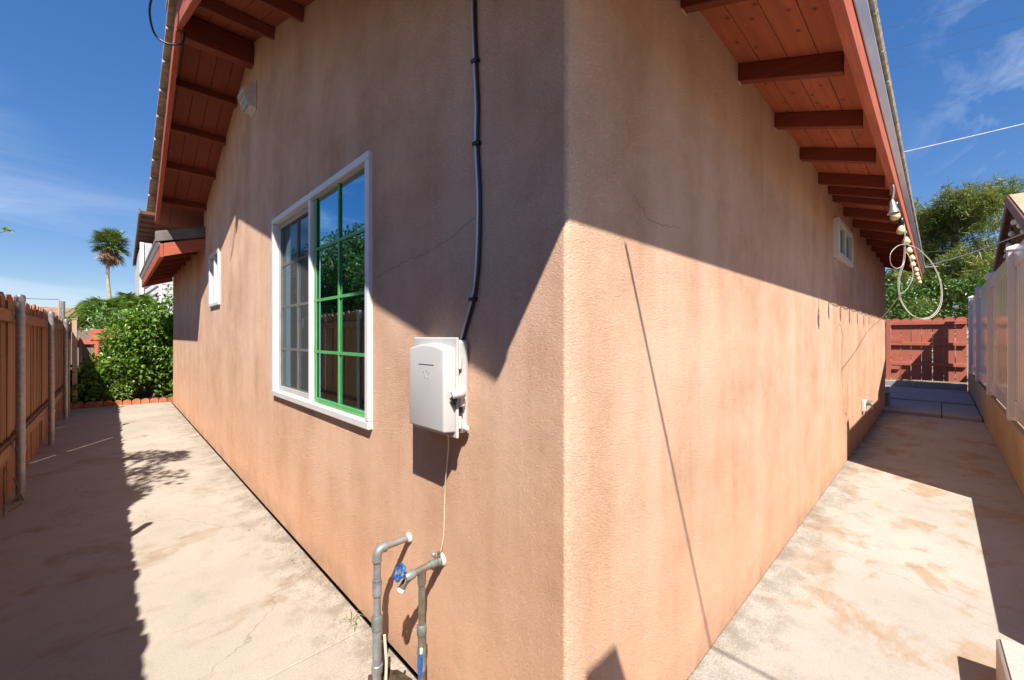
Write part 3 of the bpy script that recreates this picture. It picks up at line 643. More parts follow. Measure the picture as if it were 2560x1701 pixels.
# thin earth wire from the box to the tap pipe
gw = MB(); gw.tube(smoothpts([(-0.045, 0.462, 0.985), (-0.03, 0.478, 0.93), (-0.012, 0.520, 0.80), (-0.006, 0.535, 0.70), (-0.006, 0.541, 0.60), (-0.012, 0.552, 0.536)]), 0.0021, 6)
tag(gw.build('earth_wire', 'cream_wire', org=(0,0.5,0.5)), 'thin cream wire hanging from the utility box to the tap', 'wire')

# grey pipe
px, py = -0.137, 0.776
pp = empty('grey_pipe', (px, py, 0), 'grey elbowed pipe rising from the path into the gable wall', 'pipe')
smooth_by_angle(MB().tube([(px+0.03, py, 0.513), (-0.004, py, 0.513)], 0.0125, 12).build('horizontal_run', 'pipe_grey', pp))
el = [(px+0.030, py, 0.513), (px+0.014, py, 0.511), (px+0.003, py, 0.500), (px, py, 0.484), (px, py, 0.472)]
smooth_by_angle(MB().tube(smoothpts(el, 4), 0.0165, 12).build('elbow', 'pipe_grey', pp), 50)
for c_, ax in (((px+0.026, py, 0.513), (1,0,0)), ((px, py, 0.470), (0,0,1))):
    smooth_by_angle(MB().lathe([(0,0.0182),(0.008,0.0182)], c_, ax, 12).build('elbow_collar', 'pipe_grey', pp))
smooth_by_angle(MB().tube([(px, py, 0.474), (px, py, 0.30), (px+0.001, py, 0.16)], 0.0132, 12).build('riser', 'pipe_grey', pp))
smooth_by_angle(MB().lathe([(0,0.0165),(0.058,0.0165)], (px, py, 0.345), (0,0,1), 12).build('coupling', 'pipe_grey', pp))
for zz in (0.3445, 0.3985): smooth_by_angle(MB().lathe([(0,0.0172),(0.004,0.0172)], (px, py, zz), (0,0,1), 12).build('coupling_ring', 'joint_grey', pp))
smooth_by_angle(MB().lathe([(0,0.015),(0.004,0.019),(0.05,0.0205),(0.056,0.016)], (px, py, 0.215), (0,0,1), 12).build('dark_coupling', 'joint_grey', pp))
smooth_by_angle(MB().tube([(px, py, 0.216), (px-0.001, py-0.002, 0.10), (px, py, -0.02)], 0.0162, 12).build('lower_riser', 'pipe_grey', pp))
smooth_by_angle(MB().lathe([(0,0.0195),(0.03,0.0205),(0.034,0.0165)], (px, py, 0.06), (0,0,1), 12).build('lower_coupling', 'pipe_grey', pp))
smooth_by_angle(MB().tube([(px+0.018, py-0.022, 0.20), (px+0.024, py-0.026, 0.10), (px+0.02, py-0.024, -0.02)], 0.0055, 8).build('side_tube', 'cream_wire', pp))
wr = MB().lathe([(0,0.010),(0.002,0.020),(0.010,0.017),(0.014,0.013)], (-0.001, py, 0.513), (-1,0,0), 12); smooth_by_angle(wr.build('wall_caulk', 'caulk', pp), 60)

# tap pipe with blue handle
tx, ty = -0.085, 0.554
tp = empty('hose_tap', (tx, ty, 0), 'old brass hose tap with a blue wheel handle on its riser', 'tap')
smooth_by_angle(MB().tube([(-0.118, ty, 0.508), (-0.06, ty, 0.511), (-0.02, ty, 0.513)], 0.0115, 12).build('branch_pipe', 'old_brass', tp))
smooth_by_angle(MB().lathe([(0,0.0145),(0.034,0.0145)], (-0.052, ty, 0.511), (1,0,0), 12).build('green_nipple', 'verdigris', tp))
smooth_by_angle(MB().tube([(tx, ty, 0.508), (tx, ty, 0.46)], 0.0145, 12).build('tee', 'old_brass', tp))
smooth_by_angle(MB().tube([(tx, ty, 0.462), (tx, ty, 0.31)], 0.0112, 12).build('riser', 'old_brass', tp))
smooth_by_angle(MB().lathe([(0,0.0125),(0.006,0.0168),(0.034,0.0168),(0.04,0.0125)], (tx, ty, 0.285), (0,0,1), 10).build('union_nut', 'joint_grey', tp))
smooth_by_angle(MB().tube([(tx, ty, 0.288), (tx, ty, 0.10), (tx+0.002, ty, -0.02)], 0.0128, 12).build('lower_riser', 'old_brass', tp))
smooth_by_angle(MB().lathe([(0,0.0142),(0.075,0.0148)], (tx, ty, 0.172), (0,0,1), 12).build('grey_sleeve', 'joint_grey', tp))
bt = MB(); bt.tube([(tx-0.011, ty-0.011, 0.232), (tx-0.013, ty-0.010, 0.20), (tx-0.009, ty-0.004, 0.155)], [0.0075, 0.0095, 0.007], 8); smooth_by_angle(bt.build('blue_lever', 'blue_tape', tp), 60)
MB().box((tx-0.016, ty-0.018, 0.236), (tx-0.006, ty-0.010, 0.256)).build('yellow_tag', 'caulk', tp, 0.002)
cl = MB(); cl.lathe([(0,0.0175),(0.014,0.0175)], (-0.026, ty, 0.513), (1,0,0), 10); smooth_by_angle(cl.build('earth_clamp', 'joint_grey', tp))
smooth_by_angle(MB().tube([(-0.020, ty-0.006, 0.53), (-0.020, ty-0.006, 0.548)], 0.006, 8).build('clamp_screw', 'old_brass', tp)); smooth_by_angle(MB().sphere((-0.030, ty+0.012, 0.535), 0.0085, 8, 6).build('clamp_nut', 'post_steel', tp), 60)
smooth_by_angle(MB().lathe([(0,0.009),(0.001,0.024),(0.010,0.018)], (-0.001, ty, 0.513), (-1,0,0), 12).build('wall_caulk', 'caulk', tp), 60)
smooth_by_angle(MB().lathe([(0,0.0135),(0.012,0.0165),(0.030,0.0165),(0.036,0.012)], (-0.148, ty, 0.507), (1,0,0.05), 10).build('valve_body', 'pipe_grey', tp))
sp = MB(); sp.tube(smoothpts([(-0.130, ty, 0.502), (-0.145, ty+0.004, 0.490), (-0.158, ty+0.008, 0.468)], 4), [0.0115]*8+[0.0105], 10); smooth_by_angle(sp.build('spout', 'old_brass', tp), 60)
ax = Vector((-0.52, 0.18, -0.84)).normalized()
smooth_by_angle(MB().lathe([(0,0.0135),(0.010,0.0145),(0.012,0.012)], (-0.155, ty+0.007, 0.473), ax, 10).build('hose_thread', 'caulk', tp))
# handle: scalloped wheel with spokes, axis up and out
hax = Vector((-0.80, 0.10, 0.52)).normalized(); hc = Vector((-0.136, ty, 0.510)) + hax*0.036
a_ = hax.cross(Vector((0,0,1))).normalized(); b_ = hax.cross(a_)
smooth_by_angle(MB().tube([Vector((-0.130, ty, 0.507)), hc], [0.009, 0.006], 8).build('stem', 'old_brass', tp), 60)
wheel = [hc + (a_*math.cos(t_) + b_*math.sin(t_))*(0.0205 + 0.002*math.cos(6*t_)) for t_ in [2*math.pi*i/36 for i in range(37)]]
hm = MB(); hm.tube(wheel, [0.0058 + 0.0012*math.cos(6*2*math.pi*i/36) for i in range(37)], 8, False)
for i in range(6):
    t_ = 2*math.pi*i/6; hm.tube([hc, hc + (a_*math.cos(t_)+b_*math.sin(t_))*0.020], 0.0038, 6)
smooth_by_angle(hm.build('wheel_handle', 'blue_paint', tp), 60)
smooth_by_angle(MB().lathe([(-0.004,0.0095),(0.005,0.0095),(0.006,0.006)], hc, hax, 8).build('handle_nut', 'joint_grey', tp))

# dug-out dirt at the foot of the pipes
dt = MB(); nn = 26
ring = [(-0.105+0.085*math.cos(2*math.pi*i/nn)*(1+0.10*math.sin(3.1*i)), 0.665+0.19*math.sin(2*math.pi*i/nn)*(1+0.07*math.cos(2.3*i)), 0.004) for i in range(nn)]
ring = [(min(x, -0.016), y, z) for x, y, z in ring]
dt.add(ring + [(-0.10, 0.66, 0.012)], [(i, (i+1) % nn, nn) for i in range(nn)])
for i in range(40):
    a = random.uniform(0, 6.28); q = random.random()**0.5
    c_ = (min(-0.02, -0.10+0.085*q*math.cos(a)), 0.665+0.19*q*math.sin(a), 0.008); dt.sphere(c_, random.uniform(0.003, 0.010), 6, 4)
tag(dt.build('dirt_patch', 'soil', org=(-0.1,0.66,0)), 'dark broken dirt at the foot of the two pipes', 'dirt', kind='stuff')

# leaf litter and a small weed along the wall foot
lt = MB()
for i in range(520):
    y = random.triangular(1.1, 3.9, 1.9); x = -0.012 - abs(random.gauss(0, 0.055))*(1.0 if i % 5 else 1.7); a = random.uniform(0, 6.28); l_ = random.uniform(0.0015, 0.005)*(2.2 if i % 23 == 0 else 1); w_ = l_*random.uniform(.12,.5)
    u = Vector((math.cos(a), math.sin(a), random.uniform(-.1,.4))); vv = Vector((-math.sin(a), math.cos(a), 0))
    p = Vector((x, y, 0.004)); lt.add([p-u*l_, p+vv*w_, p+u*l_+Vector((0,0,0.003)), p-vv*w_], [(0,1,2,3)])
tag(lt.build('leaf_litter', 'litter'), 'dry leaf crumbs scattered along the foot of the gable wall', 'litter', kind='stuff')
wd_ = empty('weed', (-0.06, 1.19, 0), 'tiny green and dry weed at the wall foot beside the grey pipe', 'weed')
for i in range(9):
    a = random.uniform(0, 6.28); l_ = random.uniform(0.03, 0.08); b0 = Vector((-0.05+random.uniform(-.02,.02), 1.18+random.uniform(-.03,.03), 0.0))
    MB().tube(smoothpts([b0, b0+Vector((math.cos(a)*l_*.4, math.sin(a)*l_*.4, l_*.5)), b0+Vector((math.cos(a)*l_, math.sin(a)*l_, l_*.2))], 4), 0.0012, 4).build('stem', 'frond_leaf' if i < 3 else 'litter', wd_)

# vent hood
vh = empty('vent_hood', (0, 3.26, 3.13), 'grey louvred vent hood high on the gable wall under the eave', 'vent')
MB().box((-0.008, 3.17, 3.13), (-0.001, 3.35, 3.37)).build('back_plate', 'vent_white', vh, 0.002)
h_ = MB(); h_.add([(-0.008,3.18,3.365),(-0.008,3.34,3.365),(-0.10,3.34,3.275),(-0.10,3.18,3.275),(-0.008,3.18,3.15),(-0.008,3.34,3.15),(-0.055,3.34,3.15),(-0.055,3.18,3.15)], [(0,1,2,3),(0,3,7,4),(1,5,6,2),(4,7,6,5)])
h_.build('hood', 'vent_white', vh)
MB().add([(-0.094,3.182,3.262),(-0.094,3.338,3.262),(-0.053,3.338,3.155),(-0.053,3.182,3.155)], [(0,1,2,3)]).build('opening_shade', 'slot_shade', vh)  # flat dark sheet imitating the shade behind the grille
for i in range(6):
    y = 3.184 + i*0.0304; MB().tube([(-0.100, y, 3.27), (-0.058, y, 3.152)], 0.005, 5).build('grille_bar', 'white_vinyl', vh)
for i in range(3): MB().tube([(-0.096+0.015*i, 3.18, 3.255-0.043*i), (-0.096+0.015*i, 3.34, 3.255-0.043*i)], 0.0032, 5).build('grille_bar', 'white_vinyl', vh)

# cable loop and bracket at the gable peak
ec = empty('peak_cable', (-0.5, 3.3, 3.6), 'black cable looping off the roof peak at the gable', 'cable')
smooth_by_angle(MB().tube(smoothpts([(-0.56, 3.05, 3.78), (-0.62, 3.12, 3.72), (-0.65, 3.20, 3.60), (-0.62, 3.28, 3.49), (-0.55, 3.26, 3.44), (-0.47, 3.22, 3.46), (-0.455, 3.24, 3.56)]), 0.007, 8).build('strand', 'black_rubber', ec), 60)
MB().box((-0.60, 3.02, 3.66), (-0.535, 3.08, 3.80)).build('bracket', 'lamp_metal', ec, 0.006)
smooth_by_angle(MB().sphere((-0.575, 3.03, 3.80), 0.025, 10, 6).build('insulator', 'lamp_metal', ec), 60)

# ------------------------------------------------------------------ things on the eave wall
# overhead drop wire leaving the eave towards the neighbour, casts the thin line on wall and path
dw = MB(); dw.tube(smoothpts([(-0.05, -0.50, 2.36), (-0.055, -1.6, 2.365), (-0.06, -3.4, 2.40), (-0.06, -7.0, 2.9)], 8), 0.0065, 6)
tag(dw.build('drop_wire', 'black_rubber', org=(-0.05,-0.5,2.36)), 'overhead drop wire whose thin shadow runs down the eave wall', 'wire')

# string lights under the fascia
sl = empty('string_lights', (3.35, -0.44, 2.3), 'string of cream globe bulbs hanging along the right eave', 'string lights')
yf = -0.447; bxs = [3.35 + 0.605*i for i in range(10)]
wpts = []
for i, x in enumerate(bxs):
    wpts += [(x, yf, 2.30)]
    if i < len(bxs)-1: wpts += [(x+0.15, yf, 2.285), (x+0.30, yf, 2.278), (x+0.45, yf, 2.285)]
smooth_by_angle(MB().tube(wpts, 0.0035, 6).build('wire', 'black_rubber', sl), 60)
sock = MB(); sock.lathe([(-0.005,0.008),(0.0,0.017),(0.055,0.019),(0.058,0.012)], (0,0,0), (0,0,-1), 10); sock_me = meshdata(sock, 'black_rubber'); sock_me.shade_smooth()
bulb = MB(); bulb.lathe([(0.0,0.012),(0.012,0.017),(0.03,0.026),(0.048,0.031),(0.062,0.029),(0.074,0.020),(0.080,0.004)], (0,0,0), (0,0,-1), 14); bulb_me = meshdata(bulb, 'bulb_glass'); bulb_me.shade_smooth()
for x in bxs:
    ty_ = random.uniform(-.12,.12); tx_ = random.uniform(-.1,.1)
    inst('socket', sock_me, sl, (x, yf, 2.295), (tx_, ty_, 0)); inst('bulb', bulb_me, sl, (x+math.sin(ty_)*-0.055, yf+math.sin(tx_)*0.055, 2.240), (tx_, ty_, 0))
# clamp lamp
lm = empty('clamp_lamp', (2.91, -0.44, 2.2), 'grey cone clamp lamp fixed to the right fascia above the bulbs', 'lamp')
smooth_by_angle(MB().lathe([(0,0.012),(0.02,0.018),(0.05,0.022),(0.09,0.034),(0.092,0.030),(0.06,0.018)], (2.90, -0.448, 2.205), (-0.08,-0.10,-1), 14).build('shade', 'lamp_metal', lm), 50)
smooth_by_angle(MB().tube(smoothpts([(2.90,-0.430,2.325),(2.90,-0.452,2.305),(2.903,-0.456,2.26),(2.90,-0.448,2.20)]), 0.007, 8).build('neck', 'pipe_grey', lm), 60)
smooth_by_angle(MB().tube([(2.93+0.026*math.cos(a), -0.450, 2.180+0.036*math.sin(a)) for a in [2*math.pi*i/16 for i in range(17)]], 0.003, 6, False).build('yoke', 'lamp_metal', lm), 60)

# coiled white cable hanging off the eave
FW = Vector((math.cos(AZ), math.sin(AZ), 0)); RT = Vector((math.sin(AZ), -math.cos(AZ), 0)); UP = Vector((0,0,1))
cc = Vector((4.05, -0.475, 1.90))
def loc2(a, b, c=0.0): return cc + RT*a + UP*b + FW*c
co = empty('coiled_cable', cc, 'white cable coil hanging loosely from the right eave', 'cable')
loops = [[(-0.02,0.20,0),(-0.01,0.05,.02),(-0.045,-0.12,.03),(-0.03,-0.30,.02),(0.06,-0.43,0),(0.17,-0.44,-.02),(0.26,-0.34,-.02),(0.29,-0.16,0),(0.24,0.02,.02),(0.13,0.15,.03),(0.02,0.19,.02)],
         [(0.02,0.19,.0),(-0.09,0.17,-.02),(-0.165,0.10,-.03),(-0.15,0.01,-.02),(-0.08,-0.02,0),(-0.01,0.02,.02),(0.01,0.12,.02),(0.03,0.06,.0),(0.035,-0.08,-.02),(-0.01,-0.19,-.02),(-0.05,-0.24,0)]]
for lp in loops:
    for d in ((0.0, 0.011) if lp is loops[0] else (0.0,)):
        smooth_by_angle(MB().tube(smoothpts([loc2(a+d, b-d*.6, c) for a, b, c in lp]), 0.0027, 6).build('loop', 'white_wire', co), 60)
    if lp is loops[1]: pass
endp = Vector((6.45, -0.006, 1.37))
smooth_by_angle(MB().tube(smoothpts([loc2(-0.05,-0.24,0), loc2(-0.05,-0.24,0).lerp(endp,0.4)+Vector((0,0,-0.03)), endp]), 0.003, 6).build('tail', 'white_wire', co), 60)
smooth_by_angle(MB().tube(smoothpts([loc2(-0.02,0.20,0), (4.02,-0.465,2.20), (4.0,-0.450,2.315)]), 0.0044, 6).build('hanger', 'white_wire', co), 60)

# wall tap far along the eave wall
wt_ = empty('wall_tap', (5.95, 0, 0.42), 'small pale tap box low on the far end of the eave wall', 'tap')
MB().box((5.86, -0.035, 0.36), (6.02, -0.001, 0.50)).build('back_plate', 'vent_white', wt_, 0.006)
smooth_by_angle(MB().tube(smoothpts([(5.94,-0.03,0.45),(5.94,-0.09,0.45),(5.94,-0.11,0.40)]), 0.018, 10).build('spout', 'verdigris', wt_), 60)
smooth_by_angle(MB().lathe([(0,0.03),(0.012,0.03)], (5.94,-0.075,0.485), (0,0,1), 12).build('handle', 'pipe_grey', wt_))
# stub pipes by it
for i, (x, zt2) in enumerate(((6.55, 0.60), (6.30, 0.62))):
    pass

# ------------------------------------------------------------------ left wooden fence
fl_ = empty('wooden_fence', (-1.43, 4.0, 0), 'red-brown wooden picket fence along the left edge', 'fence')
fx = -1.445
def picket(w, h, th_=0.016, ear=0.036):
    m = MB(); m.prism([(0,0,0),(0,w,0),(0,w,h-ear),(0,w-ear*0.8,h),(0,ear*0.8,h),(0,0,h-ear)], (th_,0,0)); return m
pk = [meshdata(picket(0.137, 1.655+0.006*i), 'fence_wood') for i in range(4)]
y = -3.2; i = 0
while y < 11.4:
    hgt = 1.0 + 0.004*(6-y)/2
    gap_ = random.choice([0.0015, 0.002, 0.003, 0.003, 0.004])
    if min(abs(y-q_) for q_ in (2.6, 5.7, 7.8)) < 0.07: gap_ = 0.027
    inst('picket', random.choice(pk), fl_, (fx-0.018+random.uniform(-.004,.004), y, -0.03), (0, random.uniform(-.006,.006), random.uniform(-.02,.02)), (1, 1, hgt + (-0.02 if y > 9 else 0)))
    y += 0.137 + gap_; i += 1
for (a, b) in ((-3.2, -0.6), (-0.6, 2.0), (2.0, 4.3), (4.3, 6.6), (6.6, 9.0), (9.0, 11.4)):
    dz = 0.006*(5-a)/2
    MB().box((fx+0.006, a+0.002, 1.405+dz), (fx+0.044, b-0.002, 1.495+dz)).build('rail', 'rail_wood', fl_, 0.004)
    MB().box((fx+0.006, a+0.002, 0.365+dz), (fx+0.044, b-0.002, 0.455+dz)).build('rail', 'rail_wood', fl_, 0.004)
    MB().box((fx+0.006, a+0.002, 0.462+dz), (fx+0.030, b-0.002, 0.482+dz)).build('rail_cap', 'brown_board', fl_, 0.002)
for py_, zt3 in ((-0.2, 1.64), (2.1, 1.64), (4.40, 1.625), (6.70, 1.59), (8.82, 1.56)):
    smooth_by_angle(MB().tube([(-1.362, py_, -0.1), (-1.362, py_, zt3-0.03)], 0.0265, 14).build('steel_post', 'post_steel', fl_))
    smooth_by_angle(MB().lathe([(0,0.029),(0.035,0.029),(0.05,0.024),(0.056,0.004)], (-1.362, py_, zt3-0.05), (0,0,1), 14).build('post_cap', 'post_steel', fl_))
    for zb_ in (0.41, 1.45):
        smooth_by_angle(MB().lathe([(0,0.030),(0.036,0.030)], (-1.362, py_, zb_-0.018), (0,0,1), 14).build('clamp', 'post_steel', fl_))
        MB().box((-1.402, py_-0.07, zb_-0.018), (-1.3965, py_-0.02, zb_+0.018)).build('clamp_tab', 'post_steel', fl_, 0.001)
# twigs growing up the fence foot
tw_ = empty('fence_vine', (-1.40, 3.95, 0), 'dry vine stems at the foot of the left fence', 'vine')
for q in ([(-1.40,4.02,0.0),(-1.395,4.0,0.15),(-1.40,4.03,0.30),(-1.39,4.0,0.36)], [(-1.39,4.25,0.02),(-1.36,4.3,0.10),(-1.39,4.33,0.2)], [(-1.39,4.12,0.0),(-1.33,4.2,0.03),(-1.35,4.3,0.06)]):
    smooth_by_angle(MB().tube(smoothpts(q), 0.005, 5).build('stem', 'litter', tw_), 60)

# ------------------------------------------------------------------ planter at the far end of the side path
soil = MB(); soil.add([(-1.5,10.2,0.02),(0.4,9.9,0.02),(3.0,9.9,0.02),(3.0,12.2,0.03),(-1.5,12.2,0.03)], [(0,1,2,3,4)])
tag(soil.build('planting_bed', 'soil'), 'dark soil of the planting bed', kind='structure')
ed = empty('planter_edging', (-0.7, 10.0, 0), 'row of scalloped terracotta edging tiles before the shrubs', 'edging')
A0, A1 = Vector((-1.46, 10.19, 0)), Vector((0.32, 9.80, 0)); L = (A1-A0).length; dd = (A1-A0).normalized(); n = int(L/0.125)
et = MB(); et.prism([(0,0,-0.05),(0.121,0,-0.05),(0.121,0,0.055)] + [(0.0605+0.0605*math.cos(a), 0, 0.055+0.045*math.sin(a)) for a in [math.pi*i/8 for i in range(1,8)]] + [(0,0,0.055)], (0,0.035,0)); et_me = meshdata(et, 'terracotta')
for i in range(n):
    p = A0 + dd*(i*L/n); inst('edging_tile', et_me, ed, (p.x, p.y, random.uniform(-.006,.006)), (random.uniform(-.12,.12), 0, math.atan2(dd.y, dd.x)+random.uniform(-.05,.05)))

# ------------------------------------------------------------------ vegetation helpers
def leaf_quads(m, p, d, up, l, w, fold=0.25):
    """one leaf: two triangles-pairs folded along the midrib"""
    d = d.normalized(); s = d.cross(up)
    if s.length < 1e-3: s = d.cross(Vector((1,0,0)))
    s.normalize(); nrm = s.cross(d)
    a = p; b = p + d*l*0.5 + s*w*0.5 + nrm*fold*w; c = p + d*l + nrm*(-0.15*l); e = p + d*l*0.5 - s*w*0.5 + nrm*fold*w; mid = p + d*l*0.5
    m.add([a, b, c, e, mid], [(0,4,1),(1,4,2),(0,3,4),(3,2,4)])
def rnd_dir(rng):
    while True:
        v = Vector((rng.uniform(-1,1), rng.uniform(-1,1), rng.uniform(-1,1)))
        if 0.05 < v.length < 1: return v.normalized()
def clump_cloud(m, clumps, per, l, w, rng, droop=0.0, out_bias=0.8):
    for c, r in clumps:
        c = Vector(c); rv = r if isinstance(r, tuple) else (r, r, r)
        for i in range(int(per*rv[0]*rv[1]*rv[2]**0.5) if per < 0 else per):
            n = rnd_dir(rng); q = rng.random()**0.4
            p = c + Vector((n.x*rv[0], n.y*rv[1], n.z*rv[2]))*q
            d = (n*out_bias + rnd_dir(rng)*0.9 + Vector((0,0,0.15-droop)))
            s_ = rng.uniform(0.7, 1.25); leaf_quads(m, p, d, rnd_dir(rng)+Vector((0,0,1.2)), l*s_, w*s_)
def bush(name, label, cat, base, clumps, per, l, w, mat, seed, group=None, stems=5, bark='bark', extra=()):
    rng = random.Random(seed); b = empty(name, base, label, cat, group)
    m = MB(); clump_cloud(m, clumps, per, l, w, rng); clump_cloud(m, extra, 20, l*.9, w*.9, rng); m.build('foliage', mat, b); clumps = list(clumps) + list(extra)
    st = MB()
    for i in range(stems):
        c, r = clumps[rng.randrange(len(clumps))]
        p0 = Vector(base) + Vector((rng.uniform(-.1,.1), rng.uniform(-.1,.1), -0.02)); p1 = Vector(c)
        st.tube(smoothpts([p0, p0.lerp(p1, 0.5)+Vector((rng.uniform(-.1,.1), rng.uniform(-.1,.1), 0.1)), p1], 4), [0.016]*4+[0.012]*4+[0.006], 6)
    st.build('stems', bark, b); return b

# citrus shrubs at the end of the path
def grid_clumps(x0, x1, y0, y1, ztop, n, seed, r=(0.16, 0.28), zlo=0.12):
    rng = random.Random(seed); out_ = []
    for i in range(n):
        x = rng.uniform(x0, x1); yy = rng.uniform(y0, y1); zt4 = ztop(x); z = zlo + (zt4-zlo)*rng.random()**0.8; out_.append(((x, yy, z), rng.uniform(*r)))
    return out_
def sprigs(x0, x1, y0, y1, ztop, n, seed):
    r_ = random.Random(seed); return [((x_, r_.uniform(y0, y1), ztop(x_) + abs(r_.gauss(0, .16))), r_.uniform(.05, .10)) for x_ in [r_.uniform(x0, x1) for _ in range(n)]]
bush('citrus_shrub', 'glossy green citrus shrub against the far end of the gable wall', 'shrub', (-0.15, 10.75, 0), grid_clumps(-0.75, 0.55, 10.35, 11.1, lambda x: 1.5+0.5*(x+0.75)/1.3, 96, 3, zlo=0.05), 95, 0.105, 0.05, 'citrus_leaf', 11, extra=sprigs(-0.85, 0.55, 10.35, 11.1, lambda x: 1.55+0.5*(x+0.75)/1.3, 34, 6), stems=14)
bush('citrus_shrub', 'shaded green shrub between the left fence and the citrus shrub', 'shrub', (-1.1, 10.6, 0), grid_clumps(-1.38, -0.7, 10.35, 10.95, lambda x: 0.5+0.95*max(0, (x+1.2))/0.5, 34, 4, zlo=0.05), 100, 0.10, 0.05, 'citrus_leaf', 12)
bush('flowering_shrub', 'loose shrub with narrow yellow-tipped leaves behind the citrus', 'shrub', (-0.55, 11.9, 0), grid_clumps(-1.1, 0.3, 11.75, 12.3, lambda x: 1.75, 26, 8, zlo=0.9), 70, 0.12, 0.022, 'frond_leaf', 13)

# back fence behind the shrubs
bf = empty('back_fence', (-1.0, 11.6, 0), 'weathered grey picket fence with a red rail behind the left shrubs', 'fence')
gpk = meshdata(MB().prism([(0,0,0),(0.137,0,0),(0.137,0,1.40),(0.115,0,1.43),(0.022,0,1.43),(0,0,1.40)], (0,0.018,0)), 'grey_wood')
x = -1.44
while x < 0.5: inst('picket', gpk, bf, (x, 11.6, 0.0), (0,0,random.uniform(-.02,.02)), (1,1,random.uniform(.985,1.01))); x += 0.141
MB().box((-1.44, 11.555, 1.13), (0.5, 11.598, 1.22)).build('rail', 'red_paint', bf, 0.003)
MB().box((-1.44, 11.555, 0.35), (0.5, 11.598, 0.44)).build('rail', 'red_paint', bf, 0.003)
MB().box((-1.17, 11.535, 1.225), (-0.80, 11.597, 1.44)).build('red_panel', 'red_paint', bf, 0.003)
smooth_by_angle(MB().tube([(-1.08, 11.50, 0), (-1.06, 11.50, 1.2)], 0.05, 10).build('round_post', 'red_paint', bf))
cpst = empty('cream_post', (-1.335, 10.3, 0), 'pale cream wooden post beside the end of the left fence', 'post')
MB().box((-1.365, 10.27, -0.05), (-1.30, 10.335, 1.60)).build('shaft', 'cream_wood', cpst, 0.005)
MB().box((-1.373, 10.262, 1.601), (-1.292, 10.343, 1.62)).build('cap', 'cream_wood', cpst, 0.003)
pv = MB(); pv.tube([(-1.375, 9.75, -0.05), (-1.375, 9.75, 0.62), (-1.374, 9.75, 1.24)], 0.012, 8)
tag(smooth_by_angle(pv.build('thin_pipe', 'pipe_grey', org=(-1.375,9.75,0))), 'thin grey conduit standing just before the cream post', 'pipe')

# neighbour's brown roof, vent pipes and wire beyond the left fence
nr = empty('neighbour_shed', (-1.8, 16, 0), 'brown roofed shed beyond the left fence', 'shed')
MB().prism([(-4.2,16,1.50),(-1.45,16,1.50),(-1.30,17.2,2.09),(-4.2,17.2,2.09)], (0,0,0.05)).build('roof', 'brown_roof', nr)
MB().box((-4.1,16.25,0), (-1.55,18.2,1.58)).build('wall', 'brown_board', nr)
MB().prism([(-1.46,16.0,1.42),(-1.44,16.0,1.55),(-1.29,17.2,2.14),(-1.31,17.2,2.02)], (0.05,0,0)).build('barge_board', 'brown_trim', nr)
vp = empty('vent_pipes', (-1.66, 13, 0), 'pair of grey metal pipes standing behind the left fence', 'pipe')
smooth_by_angle(MB().tube([(-1.635, 13, 0), (-1.635, 13, 2.08)], 0.034, 12).build('thick_pipe', 'post_steel', vp)); smooth_by_angle(MB().tube([(-1.695, 13, 0), (-1.695, 13, 2.10)], 0.018, 10).build('thin_pipe', 'cream_wood', vp))
ww = MB(); ww.tube(smoothpts([(-1.695,13,2.12),(-2.1,13,2.11),(-2.5,13,2.13),(-3.6,13,2.3)]), 0.006, 5)
tag(ww.build('guy_wire', 'line_wire', org=(-1.7,13,2.1)), 'thin wire running left from the grey pipes', 'wire')

# two-storey neighbour with grey siding behind the wing
nh = empty('neighbour_house', (0.4, 23, 0), 'pale grey sided house with a brown eave beyond the wing roof', 'house')
MB().box((0.06, 23.0, 0), (6.0, 30, 5.3)).build('wall', 'grey_siding', nh)
MB().box((0.0, 22.94, 0), (0.12, 23.05, 5.3)).build('corner_board', 'white_paint', nh)
for i in range(9): MB().box((0.72, 22.955, 2.1+0.21*i), (6.0, 22.999, 2.1+0.21*i+0.19)).build('siding_board', 'grey_siding', nh, 0.008)
MB().box((0.63, 22.95, 1.9), (0.715, 22.998, 5.2)).build('trim_board', 'white_paint', nh)
for i in range(7): MB().beam((0.15, 22.985, 2.2+0.29*i), (0.59, 22.985, 2.62+0.29*i), 0.02, 0.045).build('lattice_slat', 'siding_gap', nh)
MB().box((0.38, 22.0, 0), (6.0, 22.3, 1.9)).build('low_wall', 'white_paint', nh)
MB().prism([(-0.02,22.2,6.36),(-0.02,29.3,5.08),(-0.02,29.3,5.2),(-0.02,22.2,6.48)], (6,0,0)).build('roof', 'brown_board', nh)
MB().prism([(-0.06,22.15,6.34),(-0.06,29.35,5.05),(-0.06,29.35,5.26),(-0.06,22.15,6.56)], (0.05,0,0)).build('barge_board', 'flashing', nh)
for i in range(12):
    y_ = 22.5 + i*0.57; z_ = 6.36 - (y_-22.2)*0.1803; MB().box((0.0, y_, z_-0.09), (2.0, y_+0.06, z_-0.01)).build('lookout', 'brown_trim', nh)

